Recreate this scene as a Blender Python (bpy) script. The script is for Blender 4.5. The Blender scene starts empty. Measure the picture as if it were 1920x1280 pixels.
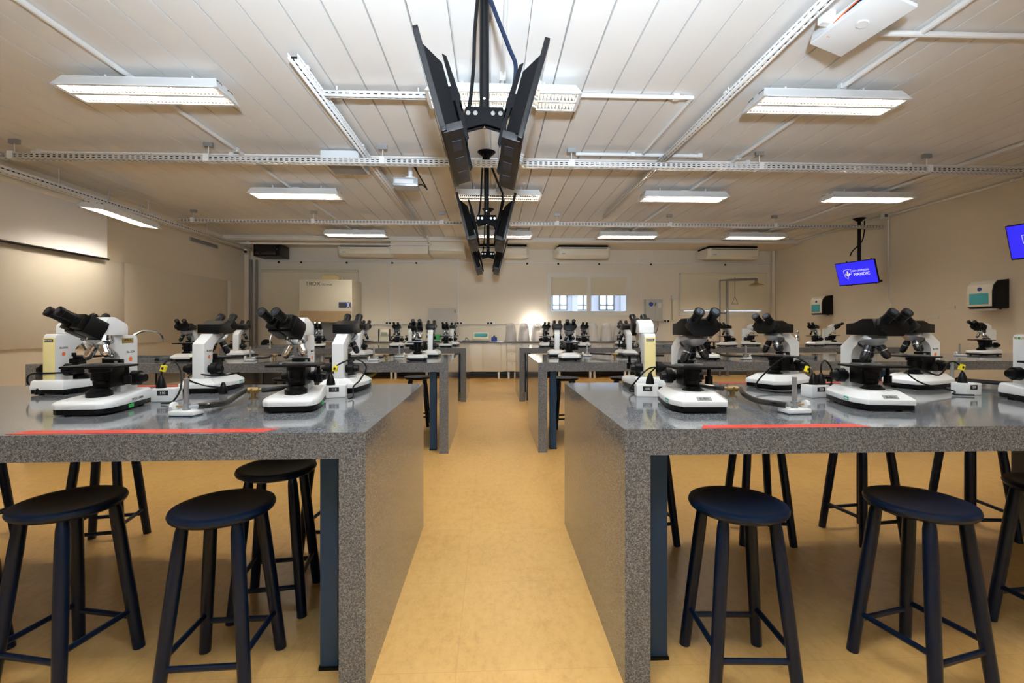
import bpy, bmesh, math, random
from mathutils import Vector, Matrix
random.seed(7)
SC = bpy.context.scene
COL = SC.collection
PI = math.pi

# ------------------------------------------------------------------ materials
MATS = {}
def mat(name, col, rough=.5, metal=0., spec=.5, emit=None, estr=0., coat=0., trans=0., bump=None, mottle=None, alpha=None):
    if name in MATS: return MATS[name]
    m = bpy.data.materials.new(name); m.use_nodes = True
    nt = m.node_tree; b = nt.nodes['Principled BSDF']
    b.inputs['Base Color'].default_value = (*col, 1)
    b.inputs['Roughness'].default_value = rough
    b.inputs['Metallic'].default_value = metal
    b.inputs['Specular IOR Level'].default_value = spec
    b.inputs['Coat Weight'].default_value = coat
    b.inputs['Coat Roughness'].default_value = .05
    b.inputs['Transmission Weight'].default_value = trans
    if alpha is not None: b.inputs['Alpha'].default_value = alpha
    if emit:
        b.inputs['Emission Color'].default_value = (*emit, 1); b.inputs['Emission Strength'].default_value = estr
    tc = None
    if bump or mottle:
        tc = nt.nodes.new('ShaderNodeTexCoord')
    if mottle:   # (scale, amount)
        n = nt.nodes.new('ShaderNodeTexNoise'); n.inputs['Scale'].default_value = mottle[0]; n.inputs['Detail'].default_value = 6
        nt.links.new(tc.outputs['Object'], n.inputs['Vector'])
        mx = nt.nodes.new('ShaderNodeMix'); mx.data_type = 'RGBA'
        mx.inputs[6].default_value = (*[c*(1-mottle[1]) for c in col], 1)
        mx.inputs[7].default_value = (*[min(1, c*(1+mottle[1])) for c in col], 1)
        nt.links.new(n.outputs['Fac'], mx.inputs[0]); nt.links.new(mx.outputs[2], b.inputs['Base Color'])
    if bump:     # (scale, strength)
        n = nt.nodes.new('ShaderNodeTexNoise'); n.inputs['Scale'].default_value = bump[0]; n.inputs['Detail'].default_value = 3
        nt.links.new(tc.outputs['Object'], n.inputs['Vector'])
        bp = nt.nodes.new('ShaderNodeBump'); bp.inputs['Strength'].default_value = bump[1]; bp.inputs['Distance'].default_value = .01
        nt.links.new(n.outputs['Fac'], bp.inputs['Height']); nt.links.new(bp.outputs['Normal'], b.inputs['Normal'])
    MATS[name] = m
    return m

def granite():
    m = mat('granite', (.2, .2, .2), .09, spec=.6); nt = m.node_tree; b = nt.nodes['Principled BSDF']
    tc = nt.nodes.new('ShaderNodeTexCoord')
    v = nt.nodes.new('ShaderNodeTexVoronoi'); v.inputs['Scale'].default_value = 300
    n = nt.nodes.new('ShaderNodeTexNoise'); n.inputs['Scale'].default_value = 150; n.inputs['Detail'].default_value = 3; n.inputs['Roughness'].default_value = .7
    nt.links.new(tc.outputs['Object'], v.inputs['Vector']); nt.links.new(tc.outputs['Object'], n.inputs['Vector'])
    sep = nt.nodes.new('ShaderNodeSeparateColor'); nt.links.new(v.outputs['Color'], sep.inputs[0])
    mx = nt.nodes.new('ShaderNodeMath'); mx.operation = 'MULTIPLY_ADD'; mx.inputs[1].default_value = .55
    nt.links.new(sep.outputs[0], mx.inputs[0])
    m2 = nt.nodes.new('ShaderNodeMath'); m2.operation = 'MULTIPLY'; m2.inputs[1].default_value = .5
    nt.links.new(n.outputs['Fac'], m2.inputs[0]); nt.links.new(m2.outputs[0], mx.inputs[2])
    r = nt.nodes.new('ShaderNodeValToRGB'); e = r.color_ramp.elements
    e[0].position = .15; e[0].color = (.046, .051, .059, 1)
    e[1].position = .85; e[1].color = (.29, .305, .325, 1)
    x = e.new(.42); x.color = (.105, .115, .130, 1)
    x = e.new(.62); x.color = (.18, .192, .21, 1)
    nt.links.new(mx.outputs[0], r.inputs[0]); nt.links.new(r.outputs[0], b.inputs['Base Color'])
    return m

def floor_mat():
    m = mat('floor_vinyl', (.6, .4, .15), .3, spec=.5); nt = m.node_tree; b = nt.nodes['Principled BSDF']
    tc = nt.nodes.new('ShaderNodeTexCoord')
    n1 = nt.nodes.new('ShaderNodeTexNoise'); n1.inputs['Scale'].default_value = 3; n1.inputs['Detail'].default_value = 9; n1.inputs['Roughness'].default_value = .65
    n2 = nt.nodes.new('ShaderNodeTexNoise'); n2.inputs['Scale'].default_value = 28; n2.inputs['Detail'].default_value = 6; n2.inputs['Roughness'].default_value = .75
    mp = nt.nodes.new('ShaderNodeMapping'); mp.inputs['Scale'].default_value = (1, .55, 1)
    nt.links.new(tc.outputs['Object'], mp.inputs['Vector'])
    nt.links.new(mp.outputs[0], n1.inputs['Vector']); nt.links.new(mp.outputs[0], n2.inputs['Vector'])
    add = nt.nodes.new('ShaderNodeMath'); add.operation = 'MULTIPLY_ADD'; add.inputs[1].default_value = .6
    nt.links.new(n2.outputs['Fac'], add.inputs[0])
    h = nt.nodes.new('ShaderNodeMath'); h.operation = 'MULTIPLY'; h.inputs[1].default_value = .4
    nt.links.new(n1.outputs['Fac'], h.inputs[0]); nt.links.new(h.outputs[0], add.inputs[2])
    r = nt.nodes.new('ShaderNodeValToRGB'); e = r.color_ramp.elements
    e[0].position = .3; e[0].color = (.47, .27, .085, 1)
    e[1].position = .7; e[1].color = (.70, .45, .17, 1)
    x = e.new(.5); x.color = (.63, .385, .13, 1)
    nt.links.new(add.outputs[0], r.inputs[0])
    br = nt.nodes.new('ShaderNodeTexBrick'); br.offset = 0; br.inputs['Scale'].default_value = 1
    br.inputs['Brick Width'].default_value = .6; br.inputs['Row Height'].default_value = .6
    br.inputs['Mortar Size'].default_value = .0012; br.inputs['Mortar Smooth'].default_value = .3
    mp2 = nt.nodes.new('ShaderNodeMapping'); mp2.inputs['Location'].default_value = (.13, .08, 0)
    nt.links.new(tc.outputs['Object'], mp2.inputs['Vector']); nt.links.new(mp2.outputs[0], br.inputs['Vector'])
    mx = nt.nodes.new('ShaderNodeMix'); mx.data_type = 'RGBA'
    nt.links.new(br.outputs['Fac'], mx.inputs[0]); nt.links.new(r.outputs[0], mx.inputs[6]); mx.inputs[7].default_value = (.50, .30, .11, 1)
    nt.links.new(mx.outputs[2], b.inputs['Base Color'])
    n3 = nt.nodes.new('ShaderNodeTexNoise'); n3.inputs['Scale'].default_value = 14; n3.inputs['Detail'].default_value = 4
    nt.links.new(tc.outputs['Object'], n3.inputs['Vector'])
    bp = nt.nodes.new('ShaderNodeBump'); bp.inputs['Strength'].default_value = .14; bp.inputs['Distance'].default_value = .01
    nt.links.new(n3.outputs['Fac'], bp.inputs['Height']); nt.links.new(bp.outputs['Normal'], b.inputs['Normal'])
    return m

GRANITE = granite(); FLOOR = floor_mat()
WALL = mat('wall_paint', (.77, .705, .59), .55, spec=.3, bump=(60, .04))
CEIL = mat('ceiling_paint', (.80, .79, .77), .6, spec=.3)
WHITE = mat('white_enamel', (.80, .82, .83), .3)
TRAYW = mat('white_steel', (.80, .80, .79), .45)
CREAM = mat('cream_enamel', (.74, .69, .55), .35)
ACW = mat('ac_plastic', (.76, .72, .60), .35)
YEL = mat('pale_yellow_panel', (.82, .70, .32), .4)
BLACK = mat('black_plastic', (.0035, .0035, .004), .34, spec=.2)
BLACKM = mat('black_matte', (.005, .005, .0055), .7, spec=.08)
RUBBER = mat('rubber_hose', (.010, .010, .010), .22)
NAVY = mat('navy_lacquer', (.0016, .0085, .027), .30, spec=.35)
NAVYP = mat('navy_painted_steel', (.012, .055, .13), .45)
CHROME = mat('chrome', (.72, .72, .72), .12, metal=1.)
STEEL = mat('galvanised_steel', (.42, .44, .46), .38, metal=.8)
GREYP = mat('grey_painted_pipe', (.22, .21, .20), .45)
BRASS = mat('brass', (.36, .25, .10), .36, metal=.9)
GOLD = mat('gold_plate', (.62, .45, .16), .35, metal=.7)
RED = mat('red_tape', (.62, .055, .04), .35)
TEAL = mat('teal_sticker', (.02, .34, .30), .4)
ORANGE = mat('orange_dot', (.80, .16, .04), .5)
YTAG = mat('yellow_tag', (.85, .72, .02), .4)
LENS = mat('lens_glass', (.02, .03, .05), .03, spec=1.)
OBJB = mat('objective_black', (.008, .010, .016), .22, spec=.6)
PLATE = mat('grey_plate', (.30, .32, .30), .4)
INK = mat('ink', (.01, .01, .012), .6)
INKW = mat('white_ink', (.85, .85, .85), .5)
CABW = mat('cabinet_laminate', (.80, .76, .66), .3)
BLIND = mat('roller_blind', (.74, .68, .52), .7)
GREYB = mat('grey_board', (.50, .50, .47), .5)
BAG = mat('clear_plastic_bag', (.93, .91, .94), .2, trans=.35, bump=(22, .9), alpha=.78)
GREEN = mat('green_plastic', (.03, .42, .10), .4)
BLUEP = mat('blue_plastic', (.02, .05, .28), .4)
CYAN = mat('cyan_panel', (.06, .40, .50), .25)
TUBE = mat('fluorescent_tube', (1, 1, 1), .4, emit=(1., .90, .75), estr=78.)
SCRB = mat('blue_screen', (.01, .01, .05), .2, emit=(.012, .010, .43), estr=1.0)
SCRW = mat('screen_white', (.3, .3, .3), .3, emit=(.8, .8, .85), estr=.5)
SCRG = mat('screen_gold', (.3, .3, .1), .3, emit=(.75, .68, .40), estr=.5)
SCRD = mat('dark_screen', (.01, .01, .012), .06, spec=.7)
GLASS = mat('window_glass', (.95, .98, 1), .02, trans=1.)
WBOARD = mat('white_laminate', (.70, .65, .55), .3)
SCREENM = mat('projection_fabric', (.93, .93, .93), .8)
BLDG = mat('pale_render', (.37, .38, .45), .8)
PANESKY = mat('sky_painted_pane', (.95, .96, .97), .3)  # near-white colour paints the sky reflected in the glass
LCD = mat('lcd_green', (.30, .36, .26), .3)
HOODG = mat('tinted_sash', (.42, .30, .17), .08, spec=.8)
BOTTLE = mat('yellow_plastic_can', (.80, .64, .30), .4)
DGREY = mat('dark_grey_laminate', (.09, .095, .10), .4)
GREYR = mat('reflector', (.22, .21, .19), .18, metal=1.)
LOUV = mat('louvre_white', (.52, .50, .46), .4)
TVGREY = mat('tv_bezel_grey', (.010, .010, .011), .45, spec=.25)
VENT = mat('vent_blue_black', (.006, .012, .03), .5)
OLIVE = mat('olive_hose', (.22, .22, .03), .4)
COVERW = mat('cover_plastic', (.82, .80, .71), .25)
SOCK = mat('socket_plastic', (.74, .72, .66), .4)
SILVER = mat('silver_plastic', (.45, .47, .50), .3, metal=.3)

# ------------------------------------------------------------------ mesh builder
class B:
    def __init__(s): s.bm = bmesh.new()
    def box(s, x0, x1, y0, y1, z0, z1, M=None):
        v = [s.bm.verts.new(p) for p in ((x0,y0,z0),(x1,y0,z0),(x1,y1,z0),(x0,y1,z0),(x0,y0,z1),(x1,y0,z1),(x1,y1,z1),(x0,y1,z1))]
        for f in ((3,2,1,0),(4,5,6,7),(0,1,5,4),(1,2,6,5),(2,3,7,6),(3,0,4,7)): s.bm.faces.new([v[i] for i in f])
        if M is not None:
            for q in v: q.co = M @ q.co
        return s
    def cbox(s, c, d, M=None):
        return s.box(c[0]-d[0]/2, c[0]+d[0]/2, c[1]-d[1]/2, c[1]+d[1]/2, c[2]-d[2]/2, c[2]+d[2]/2, M)
    def rings(s, R, close=True, cap=True):
        L = [[s.bm.verts.new(p) for p in r] for r in R]
        n = len(L[0])
        for a, b in zip(L, L[1:]):
            for i in range(n if close else n-1):
                s.bm.faces.new((a[i], a[(i+1) % n], b[(i+1) % n], b[i]))
        if cap:
            s.bm.faces.new(L[0][::-1]); s.bm.faces.new(L[-1])
        return s
    def cyl(s, p0, p1, r0, r1=None, seg=16, cap=True):
        r1 = r0 if r1 is None else r1
        p0, p1 = Vector(p0), Vector(p1); d = (p1-p0).normalized()
        a = d.orthogonal().normalized(); b = d.cross(a)
        f = lambda p, r: [p + (a*math.cos(t)+b*math.sin(t))*r for t in [2*PI*i/seg for i in range(seg)]]
        return s.rings([f(p0, r0), f(p1, r1)], cap=cap)
    def multi(s, pts, rs, seg=16):      # straight or bent body of varying radius
        P = [Vector(p) for p in pts]; R = []
        a = None
        for i, p in enumerate(P):
            d = (P[min(i+1, len(P)-1)] - P[max(i-1, 0)]).normalized()
            if a is None: a = d.orthogonal().normalized()
            a = (a - d*a.dot(d)).normalized(); b = d.cross(a)
            R.append([p + (a*math.cos(2*PI*k/seg)+b*math.sin(2*PI*k/seg))*rs[i] for k in range(seg)])
        return s.rings(R)
    def tube(s, pts, r, seg=8, sub=6):
        P = [Vector(p) for p in pts]; out = []
        if len(P) == 2: out = P
        else:
            for i in range(len(P)-1):
                p0 = P[max(i-1, 0)]; p1 = P[i]; p2 = P[i+1]; p3 = P[min(i+2, len(P)-1)]
                for k in range(sub):
                    t = k/sub
                    out.append(.5*((2*p1)+(p2-p0)*t+(2*p0-5*p1+4*p2-p3)*t*t+(3*p1-p0-3*p2+p3)*t**3))
            out.append(P[-1])
        return s.multi(out, [r]*len(out), seg)
    def pipe(s, pts, r, seg=10):        # straight runs with hard corners and small elbows
        for a, b in zip(pts, pts[1:]): s.cyl(a, b, r, seg=seg)
        for p in pts[1:-1]: s.ball(p, r*1.05, 8)
        return s
    def ball(s, c, r, seg=12, sc=(1, 1, 1)):
        R = []; n = max(4, seg//2)
        for i in range(1, n):
            t = PI*i/n
            R.append([(c[0]+r*sc[0]*math.sin(t)*math.cos(2*PI*k/seg), c[1]+r*sc[1]*math.sin(t)*math.sin(2*PI*k/seg), c[2]-r*sc[2]*math.cos(t)) for k in range(seg)])
        return s.rings(R)
    def prism(s, poly, ax, a, b):       # polygon in the two other axes, extruded along ax
        def P(u, v, w):
            return (w, u, v) if ax == 'x' else ((u, w, v) if ax == 'y' else (u, v, w))
        return s.rings([[P(u, v, a) for u, v in poly], [P(u, v, b) for u, v in poly]])
    def lathe(s, prof, c=(0, 0, 0), seg=32):
        R = [[(c[0]+r*math.cos(2*PI*k/seg), c[1]+r*math.sin(2*PI*k/seg), c[2]+z) for k in range(seg)] for r, z in prof]
        return s.rings(R)
    def xf(s, M):
        for v in s.bm.verts: v.co = M @ v.co
        return s
    def build(s, name, m, parent=None, bev=0, seg=2, ang=35):
        bm = s.bm
        bmesh.ops.recalc_face_normals(bm, faces=bm.faces)
        if bev:
            ed = [e for e in bm.edges if len(e.link_faces) == 2 and e.calc_face_angle(0) > .5]
            bmesh.ops.bevel(bm, geom=ed, offset=bev, segments=seg, profile=.6, affect='EDGES', clamp_overlap=True)
        me = bpy.data.meshes.new(name); bm.to_mesh(me); bm.free()
        me.polygons.foreach_set('use_smooth', [True]*len(me.polygons))
        me.set_sharp_from_angle(angle=math.radians(ang))
        me.materials.append(m)
        o = bpy.data.objects.new(name, me); COL.objects.link(o)
        if parent: o.parent = parent
        return o

def tag(o, label, cat, group=None):
    o['label'] = label; o['category'] = cat
    if group: o['group'] = group
    return o
def thing(name, label, cat, loc=(0, 0, 0), rz=0, group=None):
    o = bpy.data.objects.new(name, None); COL.objects.link(o); o.empty_display_size = .05
    o.location = loc; o.rotation_euler = (0, 0, rz)
    return tag(o, label, cat, group)
def struct(o): o['kind'] = 'structure'; return o
def dup(root, loc, rz, label, group=None):
    r = root.copy(); COL.objects.link(r); r.location = loc; r.rotation_euler = (0, 0, rz)
    r['label'] = label
    if group: r['group'] = group
    def rec(a, b):
        for ch in list(a.children):
            c = ch.copy(); COL.objects.link(c); c.parent = b; rec(ch, c)
    rec(root, r)
    return r
def text(s, size, m, parent, loc, rot, name='lettering', ext=.0004, align='CENTER'):
    cu = bpy.data.curves.new('t', 'FONT'); cu.body = s; cu.size = size; cu.extrude = ext
    cu.align_x = align; cu.align_y = 'CENTER'; cu.resolution_u = 3
    t = bpy.data.objects.new('t', cu); COL.objects.link(t)
    bpy.context.view_layer.update()
    me = bpy.data.meshes.new_from_object(t.evaluated_get(bpy.context.evaluated_depsgraph_get()))
    bpy.data.objects.remove(t); bpy.data.curves.remove(cu)
    me.name = name; me.materials.clear(); me.materials.append(m)
    o = bpy.data.objects.new(name, me); COL.objects.link(o)
    o.location = loc; o.rotation_euler = rot
    if parent: o.parent = parent
    return o
def mr(ax, deg, at=(0, 0, 0)):
    return Matrix.Translation(at) @ Matrix.Rotation(math.radians(deg), 4, ax) @ Matrix.Translation([-c for c in at])

# ------------------------------------------------------------------ camera
F = 880.0
cam = bpy.data.cameras.new('camera'); co = bpy.data.objects.new('camera', cam); COL.objects.link(co)
cam.sensor_width = 36; cam.lens = F/1920*36; cam.shift_y = -28/1920; cam.clip_start = .05
co.location = (0, 0, 1.26); co.rotation_euler = (PI/2, 0, -math.atan(38/F))
SC.camera = co

# ------------------------------------------------------------------ room shell
XL, XR, YF, YB, ZC = -6.11, 7.40, -7.0, 12.0, 3.34
struct(B().box(XL-.2, XR+.2, YF-.2, YB+.2, -.12, 0).build('floor', FLOOR))
# plank ceiling with open grooves running away from the camera
b = B(); prof = []; x = XL-.01
gx = -.013 + .27*math.ceil((XL+.013)/.27)
while gx < XR-.05:
    prof += [(gx-.0065, ZC), (gx-.0055, ZC+.045), (gx+.0055, ZC+.045), (gx+.0065, ZC)]; gx += .27
poly = [(XL-.2, ZC)] + prof + [(XR+.2, ZC), (XR+.2, ZC+.2), (XL-.2, ZC+.2)]
b.prism(poly, 'y', YF-.2, YB+.2)
struct(b.build('ceiling', CEIL, ang=20))
def wall_with_holes(name, axis, at, th, u0, u1, holes, m=WALL):
    """wall slab from u0 to u1, floor to ceiling, with rectangular openings (a0,a1,z0,z1)"""
    b = B(); us = sorted({u0, u1, *[h[0] for h in holes], *[h[1] for h in holes]})
    for a, c in zip(us, us[1:]):
        zs = [(0, ZC)]
        for h in holes:
            if h[0] <= a+1e-6 and h[1] >= c-1e-6:
                zs = [(0, h[2]), (h[3], ZC)]
        for z0, z1 in zs:
            if axis == 'y': b.box(a, c, at, at+th, z0, z1)
            else: b.box(at, at+th, a, c, z0, z1)
    bmesh.ops.remove_doubles(b.bm, verts=b.bm.verts, dist=1e-5)
    return struct(b.build(name, m))
WIN = {1: (-5.66, -3.40, 1.40, 2.60), 2: (1.46, 3.54, 1.60, 2.58), 3: (4.92, 7.12, 1.60, 2.58)}
wall_with_holes('wall_back', 'y', YB, .2, XL-.2, XR+.2, list(WIN.values()))
wall_with_holes('wall_left', 'x', XL-.2, .2, YF, YB, [])
wall_with_holes('wall_right', 'x', XR, .2, YF, YB, [])
FW = [(-5.6, -1.2, 2.30, 3.20), (-.8, 2.6, 2.30, 3.20), (3.0, 6.8, 2.30, 3.20)]
wall_with_holes('wall_front', 'y', YF-.2, .2, XL-.2, XR+.2, FW)
struct(B().box(XL, XR, 10.94, YB, 3.235, ZC-.0005).build('trim_1', WALL))       # shallow beam along the back
struct(B().box(XL, XR, 11.985, YB, .0, .10).build('baseboard_back', DGREY))
struct(B().box(XR-.012, XR, YF, YB-.02, 0, .09).build('baseboard_right', GREYB))
struct(B().box(XL, XL+.012, YF, YB-.02, 0, .09).build('baseboard_left', GREYB))
struct(B().box(XL, XL+.10, 11.88, 12.0-.001, .1, 3.23).build('trim_2', WALL))
struct(B().cyl((XR-.05, 11.95, .1), (XR-.05, 11.95, 3.23), .045).build('trim_3', WALL))

# windows in the back wall
def window(n, blind_z, shutter):
    x0, x1, z0, z1 = WIN[n]; y = YB
    r = bpy.data.objects.new('window_%d' % n, None); COL.objects.link(r); r.location = ((x0+x1)/2, y, z0); struct(r)
    w = (x1-x0)/2; h = z1-z0
    f = B()
    for a in ((-w-.05, w+.05, -.02, .06, -.06, .055), (-w-.05, w+.05, -.02, .06, h-.055, h+.06), (-w-.05, -w+.065, -.02, .06, .055, h-.055), (w-.065, w+.05, -.02, .06, .055, h-.055)):
        f.box(*a)
    f.box(-.05, .05, -.005, .055, .055, h-.055)
    f.build('window_frame', SOCK, r)
    for s in (-1, 1):
        B().box(min(s*.05, s*(w-.05)), max(s*.05, s*(w-.05)), .03, .036, .045, h-.045).build('pane', GLASS, r)
        hd = B().cyl((s*w*.5, -.03, .045), (s*w*.5, .02, .045), .01).box(s*w*.5-.01, s*w*.5+.07, -.045, -.03, .04, .055)
        hd.build('latch', CHROME, r, bev=.003)
    if shutter:
        sh = B(); zz = h*.47
        while zz < h-.03:
            for s in (-1, 1):
                sh.prism([(.004, zz), (.022, zz+.004), (.026, zz+.062), (.014, zz+.060)], 'x', min(s*.05, s*(w-.05)), max(s*.05, s*(w-.05)))
            zz += .056
        sh.build('slat_shutter', BLIND, r)
    else:
        bl = B().box(-w-.04, w+.04, -.055, -.05, blind_z, h+.02)
        bl.cyl((-w-.05, -.055, h+.05), (w+.05, -.055, h+.05), .03)
        bl.cyl((-w-.04, -.052, blind_z), (w+.04, -.052, blind_z), .012)
        bl.build('roller_blind', BLIND, r)
    return r
window(1, -.02, False); window(2, 0, True); window(3, .09, False)

# pale building across the street
bd = thing('street_building', 'pale building with dark framed windows seen outside through the small back window', 'building', (2.5, 21, -3))
bw = B().box(-14, 16, 0, .4, 0, 12).build('wall', BLDG, bd)
for xx in (.55, 1.62, 2.68, 3.80, 4.9, -.6):
    fr = B()
    for q in ((-.34, .34, -.37, -.315), (-.34, .34, .315, .37), (-.32, .32, -.15, -.10)): fr.box(xx+q[0], xx+q[1], -.06, -.001, 5.35+q[2], 5.35+q[3])
    for q in (-.36, -.028, .30): fr.box(xx+q, xx+q+.055, -.06, -.001, 5.0, 5.70)
    f_ = fr.build('window_frame', DGREY, bd)
    B().box(xx-.30, xx+.30, -.02, -.003, 5.03, 5.67).build('pane', PANESKY, f_)
for q in (-1.4, 1.1, 3.3): B().box(q, q+.25, -.12, 0, 0, 12).build('pilaster', BLDG, bd)

# ------------------------------------------------------------------ benches
def bench(y0, y1, xin, xout, sx, sink, label):
    """bench between y0,y1; xin = aisle end, xout = far end; local origin at the floor of the aisle corner"""
    t = thing('lab_bench', label, 'lab bench', (xin, y0, 0), 0, 'grey granite lab benches')
    L = abs(xout-xin); D = y1-y0; s = 1 if xout > xin else -1; H = .90; T = .09
    X = lambda a, c: (min(s*a, s*c), max(s*a, s*c))
    k0, k1 = sink-.25, sink+.25
    w = B()
    w.box(*X(0, k0), 0, D, H-T, H).box(*X(k1, L), 0, D, H-T, H)
    w.box(*X(k0, k1), 0, .42, H-T, H).box(*X(k0, k1), .88, D, H-T, H)
    bmesh.ops.remove_doubles(w.bm, verts=w.bm.verts, dist=1e-5)
    w.build('worktop', GRANITE, t)
    for n, a, c in (('end_panel', 0, .09), ('end_panel', L-.09, L)):
        B().box(*X(a, c), 0.0, D, 0, H-T).build(n, GRANITE, t)
    # sink: rim, bowl
    r = B()
    for q in ((k0-.03, k0, .39, .91), (k1, k1+.03, .39, .91), (k0-.03, k1+.03, .39, .42), (k0-.03, k1+.03, .88, .91)):
        r.box(*X(q[0], q[1]), q[2], q[3], H, H+.03)
    r.build('sink_rim', GRANITE, t, bev=.004)
    r = B()
    for q in ((k0, k0+.01, .42, .88), (k1-.01, k1, .42, .88), (k0, k1, .42, .43), (k0, k1, .87, .88)):
        r.box(*X(q[0], q[1]), q[2], q[3], H-.25, H-.002)
    r.box(*X(k0, k1), .42, .88, H-.26, H-.25)
    r.build('sink_bowl', STEEL, t)
    # blue steel posts and rail
    for a in (.135, L-.205):
        for yy in (.13, D-.20):
            B().box(*X(a, a+.065), yy, yy+.07, .012, H-T).build('support_post', NAVYP, t, bev=.004)
            B().box(*X(a-.004, a+.069), yy-.004, yy+.074, 0, .012).build('post_foot', BLACK, t)
    B().box(*X(.2, L-.2), D-.19, D-.15, H-T-.05, H-T).build('support_rail', NAVYP, t)
    B().box(*X(k0+.115, k1+.05), .72, 1.14, 0, H-T-.27).build('sink_cupboard', DGREY, t, bev=.004)
    # gooseneck tap by the sink
    g = B(); c = sink
    fz = B().cyl((s*c, .32, H), (s*c, .32, H+.03), .022).tube([(s*c, .32, H+.03), (s*c, .32, H+.16), (s*c+.03, .36, H+.25), (s*c+.10, .46, H+.31), (s*c+.18, .56, H+.29), (s*c+.205, .59, H+.22)], .011)
    fz.cyl((s*c+.205, .59, H+.225), (s*c+.207, .592, H+.19), .014)
    fz.cyl((s*c-.05, .32, H+.06), (s*c+.05, .32, H+.06), .008)
    fz.build('tap', CHROME, t)
    return t
YR = [1.62, 4.68, 7.87]
DEP = 1.36
names = ['nearest the camera', 'second from the camera', 'third and farthest from the camera']
for i, y in enumerate(YR):
    bench(y, y+DEP, -.43, -4.45, -1, 3.35, 'grey granite lab bench left of the aisle, ' + names[i])
    bench(y, y+DEP, .465, 7.10, 1, 2.87, 'grey granite lab bench right of the aisle, ' + names[i])

# red tape on the bench edges
def tape(x0, x1, y, label):
    tag(B().prism([(x0, y), (x1, y), (x1-.03*(1 if x1 > 0 else -1)-.0, y+.055), (x0+.03, y+.055)], 'z', .9002, .9012).build('tape_strip', RED), label, 'tape', 'red tape strips on the bench tops')
tape(-1.62, -.78, 1.635, 'red tape strip along the near edge of the left front bench')
tape(.74, 1.36, 1.625, 'red tape strip along the near edge of the right front bench')
tape(-2.3, -1.72, 2.90, 'red tape strip on the far edge of the left front bench')
tape(1.42, 1.85, 2.90, 'red tape strip on far edge of right front bench, nearer the aisle')
tape(2.0, 2.6, 2.90, 'red tape strip on far edge of right front bench, farther from the aisle')

# ------------------------------------------------------------------ stools
def make_stool(loc, rz, label, group):
    t = thing('lab_stool', label, 'stool', loc, rz, group)
    s = B().lathe([(.001, .588), (.12, .588), (.150, .590), (.166, .600), (.170, .610), (.166, .620), (.155, .624), (.135, .6205), (.09, .614), (.04, .611), (.001, .610)], seg=40)
    s.build('seat', NAVY, t)
    for a, c in ((-1, -1), (1, -1), (1, 1), (-1, 1)):
        top = Vector((a*.088, c*.088, .595)); bot = Vector((a*.142, c*.142, 0))
        f = lambda k: top.lerp(bot, k)
        B().multi([f(0), f(.06), f(.2), f(.5), f(1.)], [.015, .0205, .0225, .0225, .0205], 14).build('leg', NAVY, t)
    q = lambda z: .088+(.142-.088)*(1-z/.595)
    for c in (-1, 1):
        e = q(.125); B().cyl((-e, c*e, .125), (e, c*e, .125), .0105, seg=10).build('stretcher', NAVY, t)
        e = q(.155); B().cyl((c*e, -e, .155), (c*e, e, .155), .0105, seg=10).build('stretcher', NAVY, t)
    return t
G1 = 'navy round stools'
STOOLS = [  # x, y, rot, label
 (-.965, 1.735, 2, 'dark navy round wooden stool before left front bench, nearest the aisle'),
 (-1.555, 1.80, -12, 'dark navy round stool before left front bench, second from the aisle'),
 (-2.05, 1.80, -6, 'navy stool cut by left photo edge before left front bench, its leg just showing'),
 (-.985, 2.20, 8, 'navy stool pushed in under left front bench beside the blue post'),
 (-.90, 2.76, -8, 'navy stool beyond left front bench, mostly hidden by the blue post'),
 (-2.21, 2.79, 12, 'navy stool beyond left front bench, second from the aisle, only legs in view'),
 (-3.06, 2.86, 6, 'navy stool beyond left front bench at the left photo edge'),
 (.90, 1.685, -3, 'dark navy round stool before right front bench, nearest the aisle'),
 (1.575, 1.665, 14, 'dark navy round stool before right front bench, second from the aisle'),
 (2.30, 1.80, 5, 'navy stool before right front bench, cut by right photo edge'),
 (.90, 2.77, 10, 'navy stool beyond right front bench, nearest the aisle behind the post'),
 (1.60, 2.77, -6, 'navy stool beyond right front bench, second from the aisle'),
 (2.24, 2.75, 8, 'navy stool beyond right front bench, third from the aisle'),
 (2.94, 2.76, -4, 'navy stool beyond right front bench, fourth from the aisle'),
 (-.95, 6.06, 3, 'dark stool beyond second left bench, nearest the aisle by the blue post'),
 (-1.75, 5.95, 9, 'dark stool beyond second left bench, second from the aisle'),
 (-2.55, 5.96, -9, 'dark stool beyond second left bench, third from the aisle'),
 (-2.02, 4.84, 9, 'navy stool in front of second left bench, seen behind the left front burner'),
 (.92, 5.86, 4, 'blue topped stool beyond second right bench, nearest the aisle'),
 (1.66, 5.84, -7, 'blue topped stool beyond second right bench, second from the aisle'),
 (2.36, 4.86, 12, 'stool with blue glint before second right bench, behind the first right microscope'),
 (2.52, 5.86, 6, 'stool beyond second right bench, third from the aisle'),
 (4.35, 5.88, 6, 'stool beyond second right bench near its sink'),
]
st0 = None
for i, (x, y, r, lab) in enumerate(STOOLS):
    if st0 is None: st0 = make_stool((x, y, 0), math.radians(r), lab, G1)
    else: dup(st0, (x, y, 0), math.radians(r), lab)

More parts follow.
